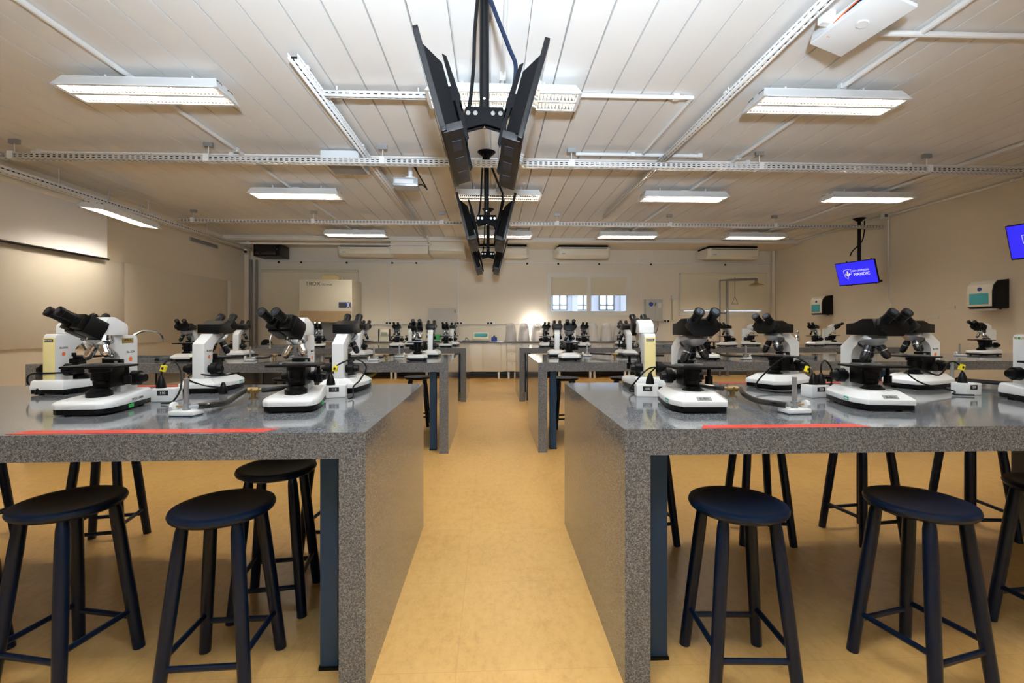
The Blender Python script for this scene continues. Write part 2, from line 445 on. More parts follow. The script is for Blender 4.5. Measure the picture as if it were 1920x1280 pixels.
# ------------------------------------------------------------------ microscopes
def base_poly(kind):
    if kind == 'A':
        return [(-.075, -.165), (.075, -.165), (.098, -.152), (.110, -.12), (.108, -.05), (.088, .10), (.082, .165), (-.082, .165), (-.088, .10), (-.108, -.05), (-.110, -.12), (-.098, -.152)]
    return [(-.092, -.176), (.092, -.176), (.122, -.11), (.122, -.03), (.100, .12), (.092, .165), (-.092, .165), (-.100, .12), (-.122, -.03), (-.122, -.11)]
def sc(poly, k, ky=None, dy=0): return [(x*k, y*(ky or k)+dy) for x, y in poly]
def objective(i, m, tip, t, piv, ang, tilt):
    d = Vector((math.sin(tilt)*math.sin(ang), -math.sin(tilt)*math.cos(ang), -math.cos(tilt)))
    p = Vector(piv); L = (.084, .070, .076)[i % 3] if m is OBJB else (.070, .058, .064)[i % 3]
    o = B().multi([p, p+d*.008, p+d*.010, p+d*L*.70, p+d*L*.74, p+d*L*.86, p+d*L], [.012, .012, .0175, .0175, .0172, .0160, .009], 16).build('objective', m, t)
    B().multi([p+d*L*.40, p+d*L*.46], [.0179, .0179], 16).build('objective_ring', tip, o)
    return o
def make_scope(kind, loc, rz, label, group, panel=False):
    t = thing('microscope', label, 'microscope', loc, rz, group)
    P = base_poly(kind)
    B().prism(sc(P, .97), 'z', .006, .030).build('base_skirt', BLACK, t, bev=.003)
    for a in (-1, 1):
        for c in (-1, 1): B().cyl((a*.06, c*.12, 0), (a*.06, c*.12, .008), .012, seg=10).build('foot', BLACKM, t)
    zt = lambda y: .072 if kind == 'A' else .078
    if kind == 'A':
        R = [(.028, 1.0, 0), (.046, 1.0, 0), (.054, .97, 0), (.060, .90, .003)]
        rr = [[(x*k, y*k+dy, z + (0 if z < .05 else max(0, (y+.10))*.07)) for x, y in P] for z, k, dy in R]
    else:
        R = [(.028, 1.0, 1.0, 0), (.050, 1.0, 1.0, 0), (.080, .66, .80, .012)]
        rr = [[(x*k, y*ky+dy, z) for x, y in P] for z, k, ky, dy in R]
    B().rings(rr).build('base', WHITE, t, bev=.003)
    W = .031
    if kind == 'A':
        prof = [(.145, .055), (.145, .300), (.141, .314), (.130, .320), (-.065, .320), (-.070, .312), (-.070, .285), (-.03, .270), (.010, .248), (.030, .228), (.038, .205), (.038, .055)]
        B().prism(prof, 'x', -W, W).build('arm', WHITE, t, bev=.004)
        hp = [(-.085, .322), (-.028, .398), (.000, .400), (.052, .372), (.060, .360), (.060, .322)]
        B().prism(hp, 'x', -.042, .042).build('head', WHITE, t, bev=.003)
        el = math.radians(29)
        d = Vector((0, -math.cos(el), math.sin(el))); n = Vector((0, math.sin(el), math.cos(el))); o0 = Vector((0, -.035, .340))
        for s in (-1, 1):
            Mx = Matrix((( 1, d.x, n.x, o0.x), (0, d.y, n.y, o0.y), (0, d.z, n.z, o0.z), (0, 0, 0, 1)))
            bb = B().prism([(s*.002, -.042), (s*.060, -.042), (s*.062, .01), (s*.052, .036), (s*.002, .036)], 'y', 0.0, .075)
            bb.prism([(s*.008, -.036), (s*.058, -.036), (s*.056, .028), (s*.010, .028)], 'y', .075, .098)
            ob = bb.xf(Mx).build('binocular_housing', BLACK, t, bev=.003)
            c0 = o0 + Vector((s*.034, 0, 0)) + d*.095 + n*(-.002)
            B().multi([c0, c0+d*.022, c0+d*.024, c0+d*.062, c0+d*.064, c0+d*.078], [.0205, .0205, .0185, .0185, .0205, .0205], 20).build('eyepiece', BLACK, t)
            B().cyl(c0+d*.0775, c0+d*.0795, .013, seg=16).build('eyepiece_lens', LENS, t)
        piv = Vector((0, -.032, .285))
        B().multi([(0, -.030, .322), (0, -.033, .300), (0, -.034, .296), (0, -.037, .276)], [.040, .046, .048, .030], 24).build('nosepiece', CHROME, t)
        om, ot = CHROME, STEEL
        sz, sy = .196, -.035
    else:
        prof = [(.145, .055), (.145, .265), (.06, .318), (-.055, .318), (-.060, .300), (-.010, .292), (.045, .255), (.060, .225), (.060, .055)]
        B().prism(prof, 'x', -W, W).build('arm', WHITE, t, bev=.003)
        # wide black binocular head: flat box behind, raised faceted block in front
        hb = [(-.072, .326), (.072, .326), (.072, .366), (-.072, .366)]
        B().prism([(-.115, .322), (.048, .322), (.048, .372), (.0, .376), (-.05, .394), (-.11, .394), (-.128, .355)], 'x', -.058, .058).build('head', BLACK, t, bev=.003)
        fr = [(-.032, .318), (.032, .318), (.066, .342), (.073, .366), (.058, .396), (.018, .390), (-.018, .390), (-.058, .396), (-.073, .366), (-.066, .342)]
        fb = [(x*.93, z-.0) for x, z in fr]
        B().rings([[(x, -.150+.25*(z-.32), z) for x, z in fr], [(x*.80, -.06, min(z, .386)) for x, z in fb]]).build('binocular_housing', BLACK, t, bev=.003)
        el = math.radians(40); d = Vector((0, -math.cos(el), math.sin(el)))
        for s in (-1, 1):
            c0 = Vector((s*.034, -.098, .362))
            B().multi([c0, c0+d*.040, c0+d*.042, c0+d*.078, c0+d*.080, c0+d*.094], [.0215, .0215, .0195, .0195, .0215, .0215], 20).build('eyepiece', BLACK, t)
            B().cyl(c0+d*.0935, c0+d*.0955, .014, seg=16).build('eyepiece_lens', LENS, t)
        piv = Vector((0, -.050, .280))
        B().multi([(0, -.035, .326), (0, -.040, .306)], [.040, .040], 24).build('head_mount', STEEL, t)
        B().multi([(0, -.036, .306), (0, -.044, .299), (0, -.046, .295), (0, -.050, .272)], [.046, .056, .056, .030], 28).build('nosepiece', STEEL, t)
        om, ot = OBJB, CHROME
        sz, sy = .188, -.040
    for i, (an, ti) in enumerate(((-1.3, .42), (1.0, .52), (2.9, .5))):
        objective(i, om, ot, t, (piv.x+.020*math.sin(an), piv.y-.020*math.cos(an), piv.z), an, ti)
    # stage with slide holder
    st = B().box(-.105, .105, sy-.075, sy+.075, sz-.010, sz).build('stage', BLACK, t, bev=.003)
    B().box(-.055, .055, sy+.02, sy+.05, sz, sz+.005).box(-.062, -.05, sy-.03, sy+.05, sz, sz+.006).cyl((.03, sy+.045, sz), (.03, sy+.045, sz+.014), .006, seg=10).build('slide_holder', STEEL, st)
    B().box(-.038, .038, sy+.06, sy+.085, sz, sz+.020).build('stage_bracket', BLACK, st, bev=.004)
    B().cyl((.085, sy+.03, sz-.01), (.085, sy+.03, sz-.055), .008, seg=12).cyl((.085, sy+.03, sz-.050), (.085, sy+.03, sz-.085), .016, seg=16).build('stage_knob', BLACK, st)
    B().box(-.036, .036, -.03, .065, .098, sz-.010).build('focus_block', BLACK, t, bev=.005)
    B().multi([(0, sy, sz-.010), (0, sy, sz-.028), (0, sy, sz-.030), (0, sy, sz-.062), (0, sy, sz-.066), (0, sy, sz-.078)], [.040, .040, .032, .032, .026, .026], 24).build('condenser', BLACK, t)
    B().multi([(0, sy-.005, .056), (0, sy-.005, .084), (0, sy-.005, .086), (0, sy-.005, .098)], [.046, .046, .040, .030], 26).build('illuminator', BLACK, t)
    for s in (-1, 1):
        B().multi([(s*.030, .095, .128), (s*.045, .095, .128), (s*.046, .095, .128), (s*.074, .095, .128), (s*.076, .095, .128), (s*.098, .095, .128)], [.022, .022, .034, .032, .022, .018], 24).build('focus_knob', BLACK, t)
    if panel:
        B().box(-.030, .030, .1452, .149, .06, .300).build('back_panel', YEL, t, bev=.002)
        B().box(-.022, .022, .1495, .1505, .278, .292).build('name_plate', INK, t)
        text('BIOVAL', .012, INKW, t, (0, .1512, .285), (PI/2, 0, PI), 'name_lettering')
    return t
# small marks on a microscope: Bio label and dot on the arm side, sticker and plate on the base
def marks(t, kind, side=1, bio=True, teal=True, plate=None):
    s = side; rot = (PI/2, 0, PI/2 if s > 0 else -PI/2)
    if bio:
        yy = .098; z = .245 if kind == 'A' else .226
        B().box(min(s*.0312, s*.0318), max(s*.0312, s*.0318), yy-.030, yy+.030, z-.009, z+.009).build('label_strip', INKW, t)
        text('Bio-KEN', .014, INK, t, (s*.0322, yy, z), rot, 'label_lettering')
        B().cyl((s*.0312, yy+.0, z-.032), (s*.0318, yy+.0, z-.032), .0105, seg=18).build('orange_dot', ORANGE, t)
    if teal:
        x = .1125
        if kind == 'B':
            q = B().box(min(s*.1222, s*.1230), max(s*.1222, s*.1230), -.085, -.050, .0325, .0485).build('teal_sticker', TEAL, t)
            B().box(min(s*.1230, s*.1233), max(s*.1230, s*.1233), -.080, -.055, .0375, .0415).build('sticker_lettering', INKW, q)
    if plate and kind == 'B':
        M = mr('X', 24, (0, -.158, .060))
        B().box(-.030, .030, -.1635, -.1627, .049, .071, mr('X', -52, (0, -.1631, .060))).build('name_plate', PLATE, t)
        text(plate, .015, INK, t, (0, -.1648, .0603), (math.radians(38), 0, 0), 'name_lettering')
GM = {'A': 'white microscopes with white trapezoid heads', 'B': 'white microscopes with wide black heads'}
Z9 = .9005
L = {}
def scope(key, kind, x, y, deg, label, proto=None, **kw):
    if proto is not None: o = dup(proto, (x, y, Z9), math.radians(deg), label); o['group'] = GM[kind]
    else: o = make_scope(kind, (x, y, Z9), math.radians(deg), label, GM[kind], **kw)
    L[key] = o; return o
# plain prototypes are real microscopes of the third row
pA = scope('pA', 'A', -.80, 8.32, -4, 'small white microscope with chrome objectives on third left bench, nearest the aisle')
pB = scope('pB', 'B', .95, 8.30, 3, 'small black headed microscope on third right bench, nearest the aisle on its near side')
# front benches
o = scope('L1', 'A', -1.665, 2.105, 3, 'white microscope with gold plate at the near side of left front bench, farther from aisle', pA); marks(o, 'A', 1)
B().box(.0312, .0322, .045, .115, .285, .308).build('gold_plate', GOLD, o, bev=.0003); text('OPTICAL', .012, INK, o, (.0325, .08, .299), (PI/2, 0, PI/2), 'plate_lettering')
text('MODEL L2000A', .0135, INK, o, (.1035, .035, .044), (PI/2, 0, math.radians(98)), 'model_lettering')
B().box(.098, .104, -.02, .01, .010, .024).build('power_switch', GREEN, o)
o = scope('L4', 'A', -.865, 2.145, 6, 'white microscope with chrome objectives at near side of left front bench, nearest the aisle', pA); marks(o, 'A', 1)
B().box(.098, .104, -.02, .01, .010, .024).build('power_switch', GREEN, o)
o = scope('L2', 'A', -2.33, 2.72, 181, 'microscope with pale yellow back panel at left end of left front bench', panel=True); marks(o, 'A', -1)
pAY = o
o = scope('L3', 'B', -1.585, 2.74, 183, 'black headed microscope seen from behind, middle of left front bench far side', pB); marks(o, 'B', -1, teal=True)
o = scope('L5', 'B', -.835, 2.72, 181, 'black headed microscope seen from behind on left front bench, nearest the aisle', pB); marks(o, 'B', -1, bio=False)
o = scope('R1', 'A', .895, 2.72, 174, 'microscope with yellow back panel on right front bench, nearest the aisle', pAY)
o = scope('R2', 'B', .885, 2.07, -2, 'black headed microscope at near side of right front bench, nearest the aisle', pB); marks(o, 'B', -1, bio=False, plate='SUBIX')
o = scope('R3', 'B', 1.72, 2.74, -66, 'black headed microscope in profile with bare white arm on right front bench far side', pB)
o = scope('R4', 'B', 1.715, 2.08, -9, 'black headed microscope at near side of right front bench, second from the aisle', pB); marks(o, 'B', -1, bio=False, plate='SUBIX')
o = scope('R5', 'B', 2.55, 2.70, -74, 'black headed microscope with orange dot on right front bench far side', pB); marks(o, 'B', 1, teal=False)
o = scope('R6', 'A', 2.625, 2.10, -8, 'white microscope with coloured lettering on its arm, cut by right photo edge', pA)
for s, m_, xx in (('BI', GOLD, -.073), ('VAL', GOLD, -.030)):
    text(s, .019, m_, o, (-.0322, .055-xx, .302), (PI/2, 0, -PI/2), 'arm_lettering')
B().cyl((-.0312, .110, .302), (-.0322, .110, .302), .0065, seg=20).build('green_dot', GREEN, o)
def turn_head(o, deg):
    for ch in o.children:
        if ch.name.split('.')[0] in ('binocular_housing', 'eyepiece', 'eyepiece_lens', 'head'):
            ch.rotation_euler = (0, 0, math.radians(deg * (.5 if ch.name.startswith('head') else 1)))
turn_head(L['L1'], -25); turn_head(L['L4'], -22); turn_head(L['R4'], 14); turn_head(L['R2'], 4)
# second row
R2 = [
 ('B', -3.20, 5.10, 8, 'black headed microscope on near side of second left bench, farthest from the aisle'),
 ('B', -3.02, 5.78, 188, 'black headed microscope on far side of second left bench, farthest from the aisle'),
 ('B', -1.56, 5.72, 176, 'microscope on far side of second left bench, just right of left bench front microscopes'),
 ('A', -.80, 5.12, 4, 'cream based microscope on near side of second left bench, nearest the aisle'),
 ('B', -.74, 5.74, 184, 'black headed microscope on far side of second left bench, nearest the aisle'),
 ('B', .845, 5.10, -4, 'black headed microscope on near side of second right bench, nearest the aisle'),
 ('B', .80, 5.72, 172, 'black headed microscope on far side of second right bench, nearest the aisle'),
 ('B', 1.66, 5.72, 178, 'black headed microscope on far side of second right bench, second from the aisle'),
 ('A', 2.36, 5.08, -6, 'microscope with cream base on near side of second right bench, third from the aisle'),
 ('A', 6.16, 5.62, -84, 'microscope in profile with yellow back on second right bench, below the large dispenser'),
]
for i, (k, x, y, r, lab) in enumerate(R2):
    scope('r2%d' % i, k, x, y, r, lab, (pAY if 'yellow' in lab else pA) if k == 'A' else pB)
R3 = [
 ('B', -1.66, 8.35, 2, 'black headed microscope on third left bench near side, second from the aisle'),
 ('B', -1.52, 8.92, 182, 'black headed microscope on third left bench far side, second from the aisle'),
 ('B', -.74, 8.92, 178, 'black headed microscope on third left bench far side, nearest the aisle'),
 ('A', -3.02, 8.36, 10, 'microscope on third left bench under the white hood, left one'),
 ('B', -2.72, 8.90, 186, 'microscope on third left bench under the white hood, right one'),
 ('B', 1.64, 8.32, -3, 'black headed microscope on third right bench, second from the aisle on its near side'),
 ('B', 1.55, 8.92, 180, 'black headed microscope on third right bench far side, second from the aisle'),
 ('B', 2.5, 8.90, 178, 'black headed microscope on third right bench far side, third from the aisle'),
 ('B', 4.28, 8.36, -62, 'microscope in profile facing left on third right bench, right of the shower pipes'),
 ('A', 4.86, 8.62, 70, 'microscope in profile facing right on third right bench, beside the shower pipes'),
 ('B', 6.02, 8.50, -60, 'microscope facing left on third right bench, below the smaller dispenser'),
 ('A', 6.52, 8.74, 70, 'microscope facing right on third right bench, below the smaller dispenser'),
 ('A', 6.84, 8.26, -78, 'microscope facing left at the outer end of third right bench'),
]
for i, (k, x, y, r, lab) in enumerate(R3):
    scope('r3%d' % i, k, x, y, r, lab, pA if k == 'A' else pB)

# ------------------------------------------------------------------ burners, gas valves, hoses
def make_burner(loc, rz, label):
    t = thing('bunsen_burner', label, 'burner', loc, rz, 'bunsen burners')
    B().box(-.052, .052, -.034, .034, .004, .022).build('base', WHITE, t, bev=.005)
    B().box(-.048, .048, -.030, .030, 0, .006).build('base_pad', NAVYP, t)
    B().cyl((0, 0, .02), (0, 0, .05), .014, seg=16).cyl((0, 0, .05), (0, 0, .150), .0092, seg=16).build('tube', STEEL, t)
    B().cyl((-.012, 0, .036), (-.045, 0, .036), .004, seg=8).build('spindle', BRASS, t)
    B().multi([(-.042, 0, .036), (-.046, 0, .036), (-.060, 0, .036), (-.064, 0, .036)], [.010, .018, .018, .010], 8).build('control_knob', WHITE, t)
    B().cyl((.012, 0, .034), (.045, .012, .036), .007, seg=10).build('hose_nozzle', STEEL, t)
    return t
def make_valve(loc, rz, label):
    t = thing('gas_valve', label, 'gas valve', loc, rz, 'brass gas valves')
    B().cyl((0, 0, 0), (0, 0, .006), .022, seg=20).cyl((0, 0, .004), (0, 0, .034), .013, seg=12).build('base', BRASS, t)
    B().cyl((-.024, 0, .040), (.024, 0, .040), .016, seg=12).cyl((-.04, 0, .042), (-.02, 0, .042), .008, seg=10).cyl((.02, 0, .042), (.04, 0, .042), .008, seg=10).build('tee', BRASS, t)
    B().cyl((0, -.012, .042), (0, -.030, .042), .006, seg=8).box(-.004, .004, -.034, -.029, .030, .054).build('lever', BRASS, t)
    return t
def hose(pts, label, m=RUBBER, r=.0125):
    o = B().tube(pts, r, 10).build('gas_hose', m); return tag(o, label, 'hose', 'gas hoses on the benches')
b0 = make_burner((-1.235, 1.955, Z9), math.radians(-6), 'white based burner at near side of left front bench, by the red tape')
v0 = make_valve((-1.19, 2.40, Z9), math.radians(10), 'brass gas valve on left front bench between the hoses')
def burn(x, y, d, lab): return dup(b0, (x, y, Z9), math.radians(d), lab)
def valv(x, y, d, lab): return dup(v0, (x, y, Z9), math.radians(d), lab)
hose([(-1.195, 1.965, .936), (-1.17, 2.00, .934), (-1.18, 2.14, .922), (-1.21, 2.28, .930), (-1.225, 2.395, .942)], 'black hose from near burner to brass valve on left front bench')
hose([(-1.15, 2.405, .942), (-1.10, 2.42, .944), (-1.0, 2.55, .950), (-.97, 2.66, .940)], 'black hose from brass valve towards the far side of left front bench')
burn(1.255, 1.895, 186, 'white based burner at near side of right front bench, by the red tape')
valv(1.235, 2.36, -12, 'brass gas valve on right front bench between the hoses')
hose([(1.215, 1.89, .936), (1.19, 1.93, .936), (1.20, 2.08, .925), (1.22, 2.22, .932), (1.27, 2.34, .942)], 'black hose from near burner to brass valve on right front bench')
hose([(1.195, 2.37, .942), (1.16, 2.40, .944), (1.10, 2.56, .945), (1.06, 2.68, .935)], 'dark hose from brass valve to the far side of right front bench')
burn(-2.33, 2.13, 0, 'white based burner at left photo edge on left front bench')
burn(2.80, 2.74, 20, 'burner behind the white outlet box at right end of right front bench')
hose([(2.845, 2.755, .936), (2.92, 2.74, .93), (3.02, 2.66, .925), (3.06, 2.56, .924)], 'dark hose running to the right from the burner at right photo edge')
burn(-2.52, 5.02, 0, 'small burner on near side of second left bench, left of the valve')
burn(-2.30, 5.62, 190, 'small burner on far side of second left bench')
valv(-2.40, 5.30, 60, 'brass gas valve on second left bench')
hose([(-2.48, 5.035, .936), (-2.43, 5.10, .93), (-2.42, 5.2, .93), (-2.42, 5.265, .942)], 'hose between near burner and valve on second left bench')
hose([(-2.38, 5.335, .942), (-2.33, 5.40, .94), (-2.32, 5.5, .935), (-2.34, 5.61, .936)], 'hose between valve and far burner on second left bench')
burn(-1.24, 5.0, 0, 'small burner on near side of second left bench, near its aisle end')
burn(-1.08, 5.55, 190, 'silver tubed burner on far side of second left bench, near its aisle end')
valv(-1.17, 5.27, 60, 'brass gas valve near aisle end of second left bench')
hose([(-1.2, 5.01, .936), (-1.18, 5.1, .93), (-1.19, 5.235, .942)], 'hose at aisle end of second left bench, nearer piece')
hose([(-1.15, 5.305, .942), (-1.12, 5.4, .94), (-1.12, 5.54, .936)], 'hose at aisle end of second left bench, farther piece')
burn(1.15, 5.62, 0, 'small burner on second right bench behind the cream microscope')
valv(1.42, 5.36, 0, 'brass gas valve on second right bench')
hose([(1.19, 5.63, .936), (1.26, 5.58, .935), (1.33, 5.44, .94), (1.38, 5.36, .942)], 'hose from burner to valve on second right bench near the aisle')
hose([(1.46, 5.36, .942), (1.55, 5.34, .94), (1.72, 5.30, .93)], 'dark hose right of the valve on second right bench')
burn(2.78, 5.02, 186, 'small burner on second right bench, left of the profile microscope')
valv(2.60, 5.42, -20, 'brass gas valve in the middle of second right bench')
hose([(2.74, 5.01, .936), (2.70, 5.05, .935), (2.66, 5.2, .93), (2.638, 5.41, .942)], 'hose from burner to valve in the middle of second right bench')
hose([(2.56, 5.43, .942), (2.48, 5.48, .945), (2.38, 5.56, .94), (2.3, 5.6, .93)], 'hose left of the valve in the middle of second right bench')
burn(5.72, 5.50, 0, 'burner at right side of second right bench, left of the yellow backed microscope')

# ------------------------------------------------------------------ outlet boxes, plugs and cords
def make_outlet(loc, rz, label, volt):
    t = thing('outlet_box', label, 'outlet box', loc, rz, 'white outlet boxes on the benches')
    B().box(-.055, .055, -.035, .035, 0, .062).build('housing', WHITE, t, bev=.004)
    B().box(-.024, .024, -.0362, -.035, .030, .054).build('voltage_label', INK, t)
    text(volt, .017, INKW, t, (0, -.0368, .042), (PI/2, 0, 0), 'voltage_lettering')
    return t
def cord(name, lab, pts, plug, tagp=None, r=.0042):
    t = thing(name, lab, 'power cord', plug, 0, 'black power cords')
    P = [Vector(p)-Vector(plug) for p in pts]
    B().tube(P, r, 8).build('cable', BLACK, t)
    B().multi([(0, 0, 0), (0, 0, .02), (0, 0, .045), (0, 0, .058)], [.022, .020, .012, .006], 12).build('plug', BLACK, t)
    if tagp:
        c = Vector(tagp)-Vector(plug)
        q = B().cbox((c.x, c.y, c.z), (.022, .018, .030), mr('Y', 18, c)).build('yellow_tag', YTAG, t, bev=.002)
        B().cbox((c.x, c.y-.0095, c.z), (.010, .0006, .012), mr('Y', 18, c)).build('tag_mark', INK, q)
    return t
make_outlet((-1.575, 2.345, Z9), math.radians(8), 'white outlet box behind gold plate microscope on left front bench', '110')
make_outlet((-.80, 2.435, Z9), math.radians(10), 'white outlet box between the two microscopes nearest the aisle on left front bench', '110')
make_outlet((-2.42, 2.20, Z9), math.radians(6), 'white outlet box at left photo edge on left front bench', '110')
make_outlet((.80, 2.40, Z9), math.radians(-8), 'white outlet box behind the first microscope on right front bench', '110')
make_outlet((1.655, 2.335, Z9), math.radians(12), 'white outlet box beside the second microscope on right front bench', '220')
make_outlet((2.51, 2.38, Z9), math.radians(10), 'white outlet box between the two microscopes at right photo edge', '220')
cord('power_cord', 'black cord with yellow tag at the gold plate microscope', [(-1.60, 2.345, 1.02), (-1.585, 2.34, 1.075), (-1.56, 2.36, 1.10), (-1.50, 2.33, 1.05), (-1.46, 2.27, .97), (-1.465, 2.22, .915), (-1.52, 2.23, .9065)], (-1.60, 2.345, .9635), (-1.585, 2.34, 1.058))
cord('power_cord', 'black cord with yellow tag looping beside the microscope nearest the left of the aisle', [(-.81, 2.43, 1.02), (-.795, 2.45, 1.06), (-.72, 2.50, 1.09), (-.66, 2.50, 1.05), (-.68, 2.46, .985), (-.70, 2.41, .955), (-.69, 2.37, .912), (-.70, 2.33, .9066)], (-.82, 2.43, .9635), (-.797, 2.428, 1.046))
cord('power_cord', 'black cord looped behind the first microscope on right front bench', [(.82, 2.40, 1.02), (.84, 2.38, 1.05), (.79, 2.36, 1.04), (.74, 2.38, .98), (.73, 2.46, .92), (.80, 2.52, .908), (.90, 2.50, .907)], (.82, 2.40, .9635))
cord('power_cord', 'black cord with yellow tag between the third and second microscopes on right front bench', [(1.63, 2.34, 1.02), (1.63, 2.36, 1.07), (1.56, 2.42, 1.10), (1.47, 2.48, 1.0), (1.44, 2.50, .93), (1.50, 2.46, .910), (1.60, 2.44, .908)], (1.65, 2.34, .9635), (1.628, 2.355, 1.04))
cord('power_cord', 'thin black cord on the outlet box beside the second microscope on right front bench', [(1.69, 2.34, 1.02), (1.70, 2.35, 1.07), (1.74, 2.37, 1.08), (1.78, 2.38, 1.02), (1.77, 2.39, .93), (1.74, 2.40, .911), (1.66, 2.41, .908)], (1.69, 2.34, .9635))
cord('power_cord', 'black cord with yellow tag on the outlet box at right photo edge', [(2.49, 2.38, 1.02), (2.47, 2.38, 1.06), (2.44, 2.40, 1.07), (2.4, 2.42, 1.0), (2.32, 2.46, 1.03), (2.26, 2.46, 1.01), (2.31, 2.42, .955), (2.44, 2.38, .92), (2.4, 2.34, .908), (2.48, 2.31, .907)], (2.49, 2.38, .9635), (2.48, 2.375, 1.045))
cord('power_cord', 'black cord hung on the yellow backed microscope at left end of left front bench', [(-2.39, 2.59, .94), (-2.43, 2.57, .96), (-2.41, 2.56, 1.01), (-2.31, 2.57, 1.015), (-2.2, 2.58, 1.02)], (-2.37, 2.57, .905))
cord('power_cord', 'black cord wrapped round the arm of the middle far microscope on left front bench', [(-1.455, 2.575, .935), (-1.535, 2.58, .945), (-1.615, 2.58, .975), (-1.615, 2.61, 1.005), (-1.505, 2.585, .998), (-1.425, 2.58, 1.0), (-1.375, 2.62, 1.01)], (-1.435, 2.575, .905))

# ------------------------------------------------------------------ ceiling lights
LIGHTS = [(-2.84, 4.02), (.10, 4.0), (2.90, 3.97), (-2.87, 7.05), (.09, 7.0), (2.88, 6.96), (5.68, 6.88), (-2.85, 10.02), (.22, 10.0), (2.90, 9.95), (5.70, 9.95), (-2.84, 1.0), (.10, 1.0), (2.90, .97), (5.68, 3.95), (5.70, 1.0)]
LN = ['large lit ceiling light at upper left of the photo', 'lit ceiling light behind the nearest pair of hanging televisions', 'large lit ceiling light at upper right of the photo',
      'lit ceiling light left of the projector', 'lit ceiling light behind the second pair of hanging televisions', 'lit ceiling light between right and centre in the second row', 'lit ceiling light above the wall dispensers at right',
      'lit ceiling light above the leftmost of the cream air conditioners', 'lit ceiling light behind the farthest hanging televisions', 'lit ceiling light above the centre air conditioner over the window', 'lit ceiling light above the rightmost air conditioner',
      'ceiling light above the left front bench, over the camera', 'ceiling light over the aisle above the camera', 'ceiling light above the right front bench, over the camera',
      'ceiling light beyond the right photo edge, near the right wall above the front bench', 'ceiling light near the right wall, level with the camera']
def make_light(loc, rz, label):
    t = thing('ceiling_light', label, 'ceiling light', loc, rz, 'twin tube ceiling lights')
    hw, hd = .645, .165
    h = B().rings([[(-hw, -hd, 0), (hw, -hd, 0), (hw, hd, 0), (-hw, hd, 0)], [(-hw+.04, -hd+.052, .088), (hw-.04, -hd+.052, .088), (hw-.04, hd-.052, .088), (-hw+.04, hd-.052, .088)]], cap=False)
    h.box(-hw+.04, hw-.04, -hd+.052, hd-.052, .086, .092)
    for q in ((-hw, hw, -hd, -hd+.025), (-hw, hw, hd-.025, hd), (-hw, -hw+.03, -hd, hd), (hw-.03, hw, -hd, hd), (-hw, hw, -.018, .018)): h.box(q[0], q[1], q[2], q[3], -.004, .006)
    h.build('housing', WHITE, t)
    r = B()
    for s in (-1, 1):
        y0, y1 = (.018, hd-.025) if s > 0 else (-hd+.025, -.018); ym = (y0+y1)/2
        r.prism([(y0, .004), (y0+.030, .070), (ym, .078), (y1-.030, .070), (y1, .004), (y1-.026, .080), (y0+.026, .080)], 'x', -hw+.03, hw-.03)
    r.build('reflector', GREYR, t)
    for s in (-1, 1):
        ym = s*(.018+hd-.025)/2
        B().cyl((-.60, ym, .046), (.60, ym, .046), .013, seg=8).build('fluorescent_tube', TUBE, t)
        l = B()
        for k in range(41):
            xx = -.60+k*.03; l.prism([(xx-.003, .003), (xx+.003, .003), (xx+.001, .022), (xx-.001, .022)], 'y', ym-.060, ym+.060)
        l.build('louvre', LOUV, t)
    B().cyl((-.35, 0, .09), (-.35, 0, .16), .008, seg=8).cyl((.35, 0, .09), (.35, 0, .16), .008, seg=8).box(-.05, .05, -.05, .05, .09, .12).build('hanger', TRAYW, t)
    return t
lt0 = None
for (x, y), n in zip(LIGHTS, LN):
    if lt0 is None: lt0 = make_light((x, y, 3.18), 0, n)
    else: dup(lt0, (x, y, 3.18), 0, n)
for y_, n_ in ((3.4, 'unseen strip light added to brighten the left wall, beyond the left photo edge'), (7.02, 'lit strip light hung beside the left wall over the projection screen')):  # the first one is an unseen addition that brightens the walls
  o = dup(lt0, (-5.32, y_, 2.82), math.radians(90+6), n_)
  o.rotation_euler = (math.radians(7), 0, math.radians(96))
  B().cyl((-.35, 0, .09), (-.35, .0, .30), .008, seg=8).cyl((.35, 0, .09), (.35, 0, .30), .008, seg=8).build('hanger_rod', STEEL, o)

# ------------------------------------------------------------------ cable trays and conduits
def perforated(b, p0, p1, up, width, pitch=.06, slot=.032, rows=2, off=0):
    """flat perforated strip from p0 to p1, spanning width along up, real slots"""
    p0, p1, up = Vector(p0), Vector(p1), Vector(up).normalized(); d = p1-p0; Ln = d.length; d.normalize()
    bands = []; rh = width*.17; gap = (width-rows*rh)/(rows+1); z = 0
    for r in range(rows):
        bands.append((z, z+gap, True)); z += gap; bands.append((z, z+rh, False)); z += rh
    bands.append((z, width, True))
    for a, c, solid in bands:
        if solid: segs = [(0, Ln)]
        else:
            segs = []; n = int(Ln/pitch)
            for k in range(n+1):
                s0 = k*pitch+slot; s1 = min(Ln, (k+1)*pitch)
                if s1 > s0: segs.append((s0, s1))
        for s0, s1 in segs:
            b.bm.faces.new([b.bm.verts.new(p0+d*u+up*w) for u, w in ((s0, a), (s1, a), (s1, c), (s0, c))])
def sheet(b, name, m, parent):
    o = b.build(name, m, parent); md = o.modifiers.new('thickness', 'SOLIDIFY'); md.thickness = .002; return o
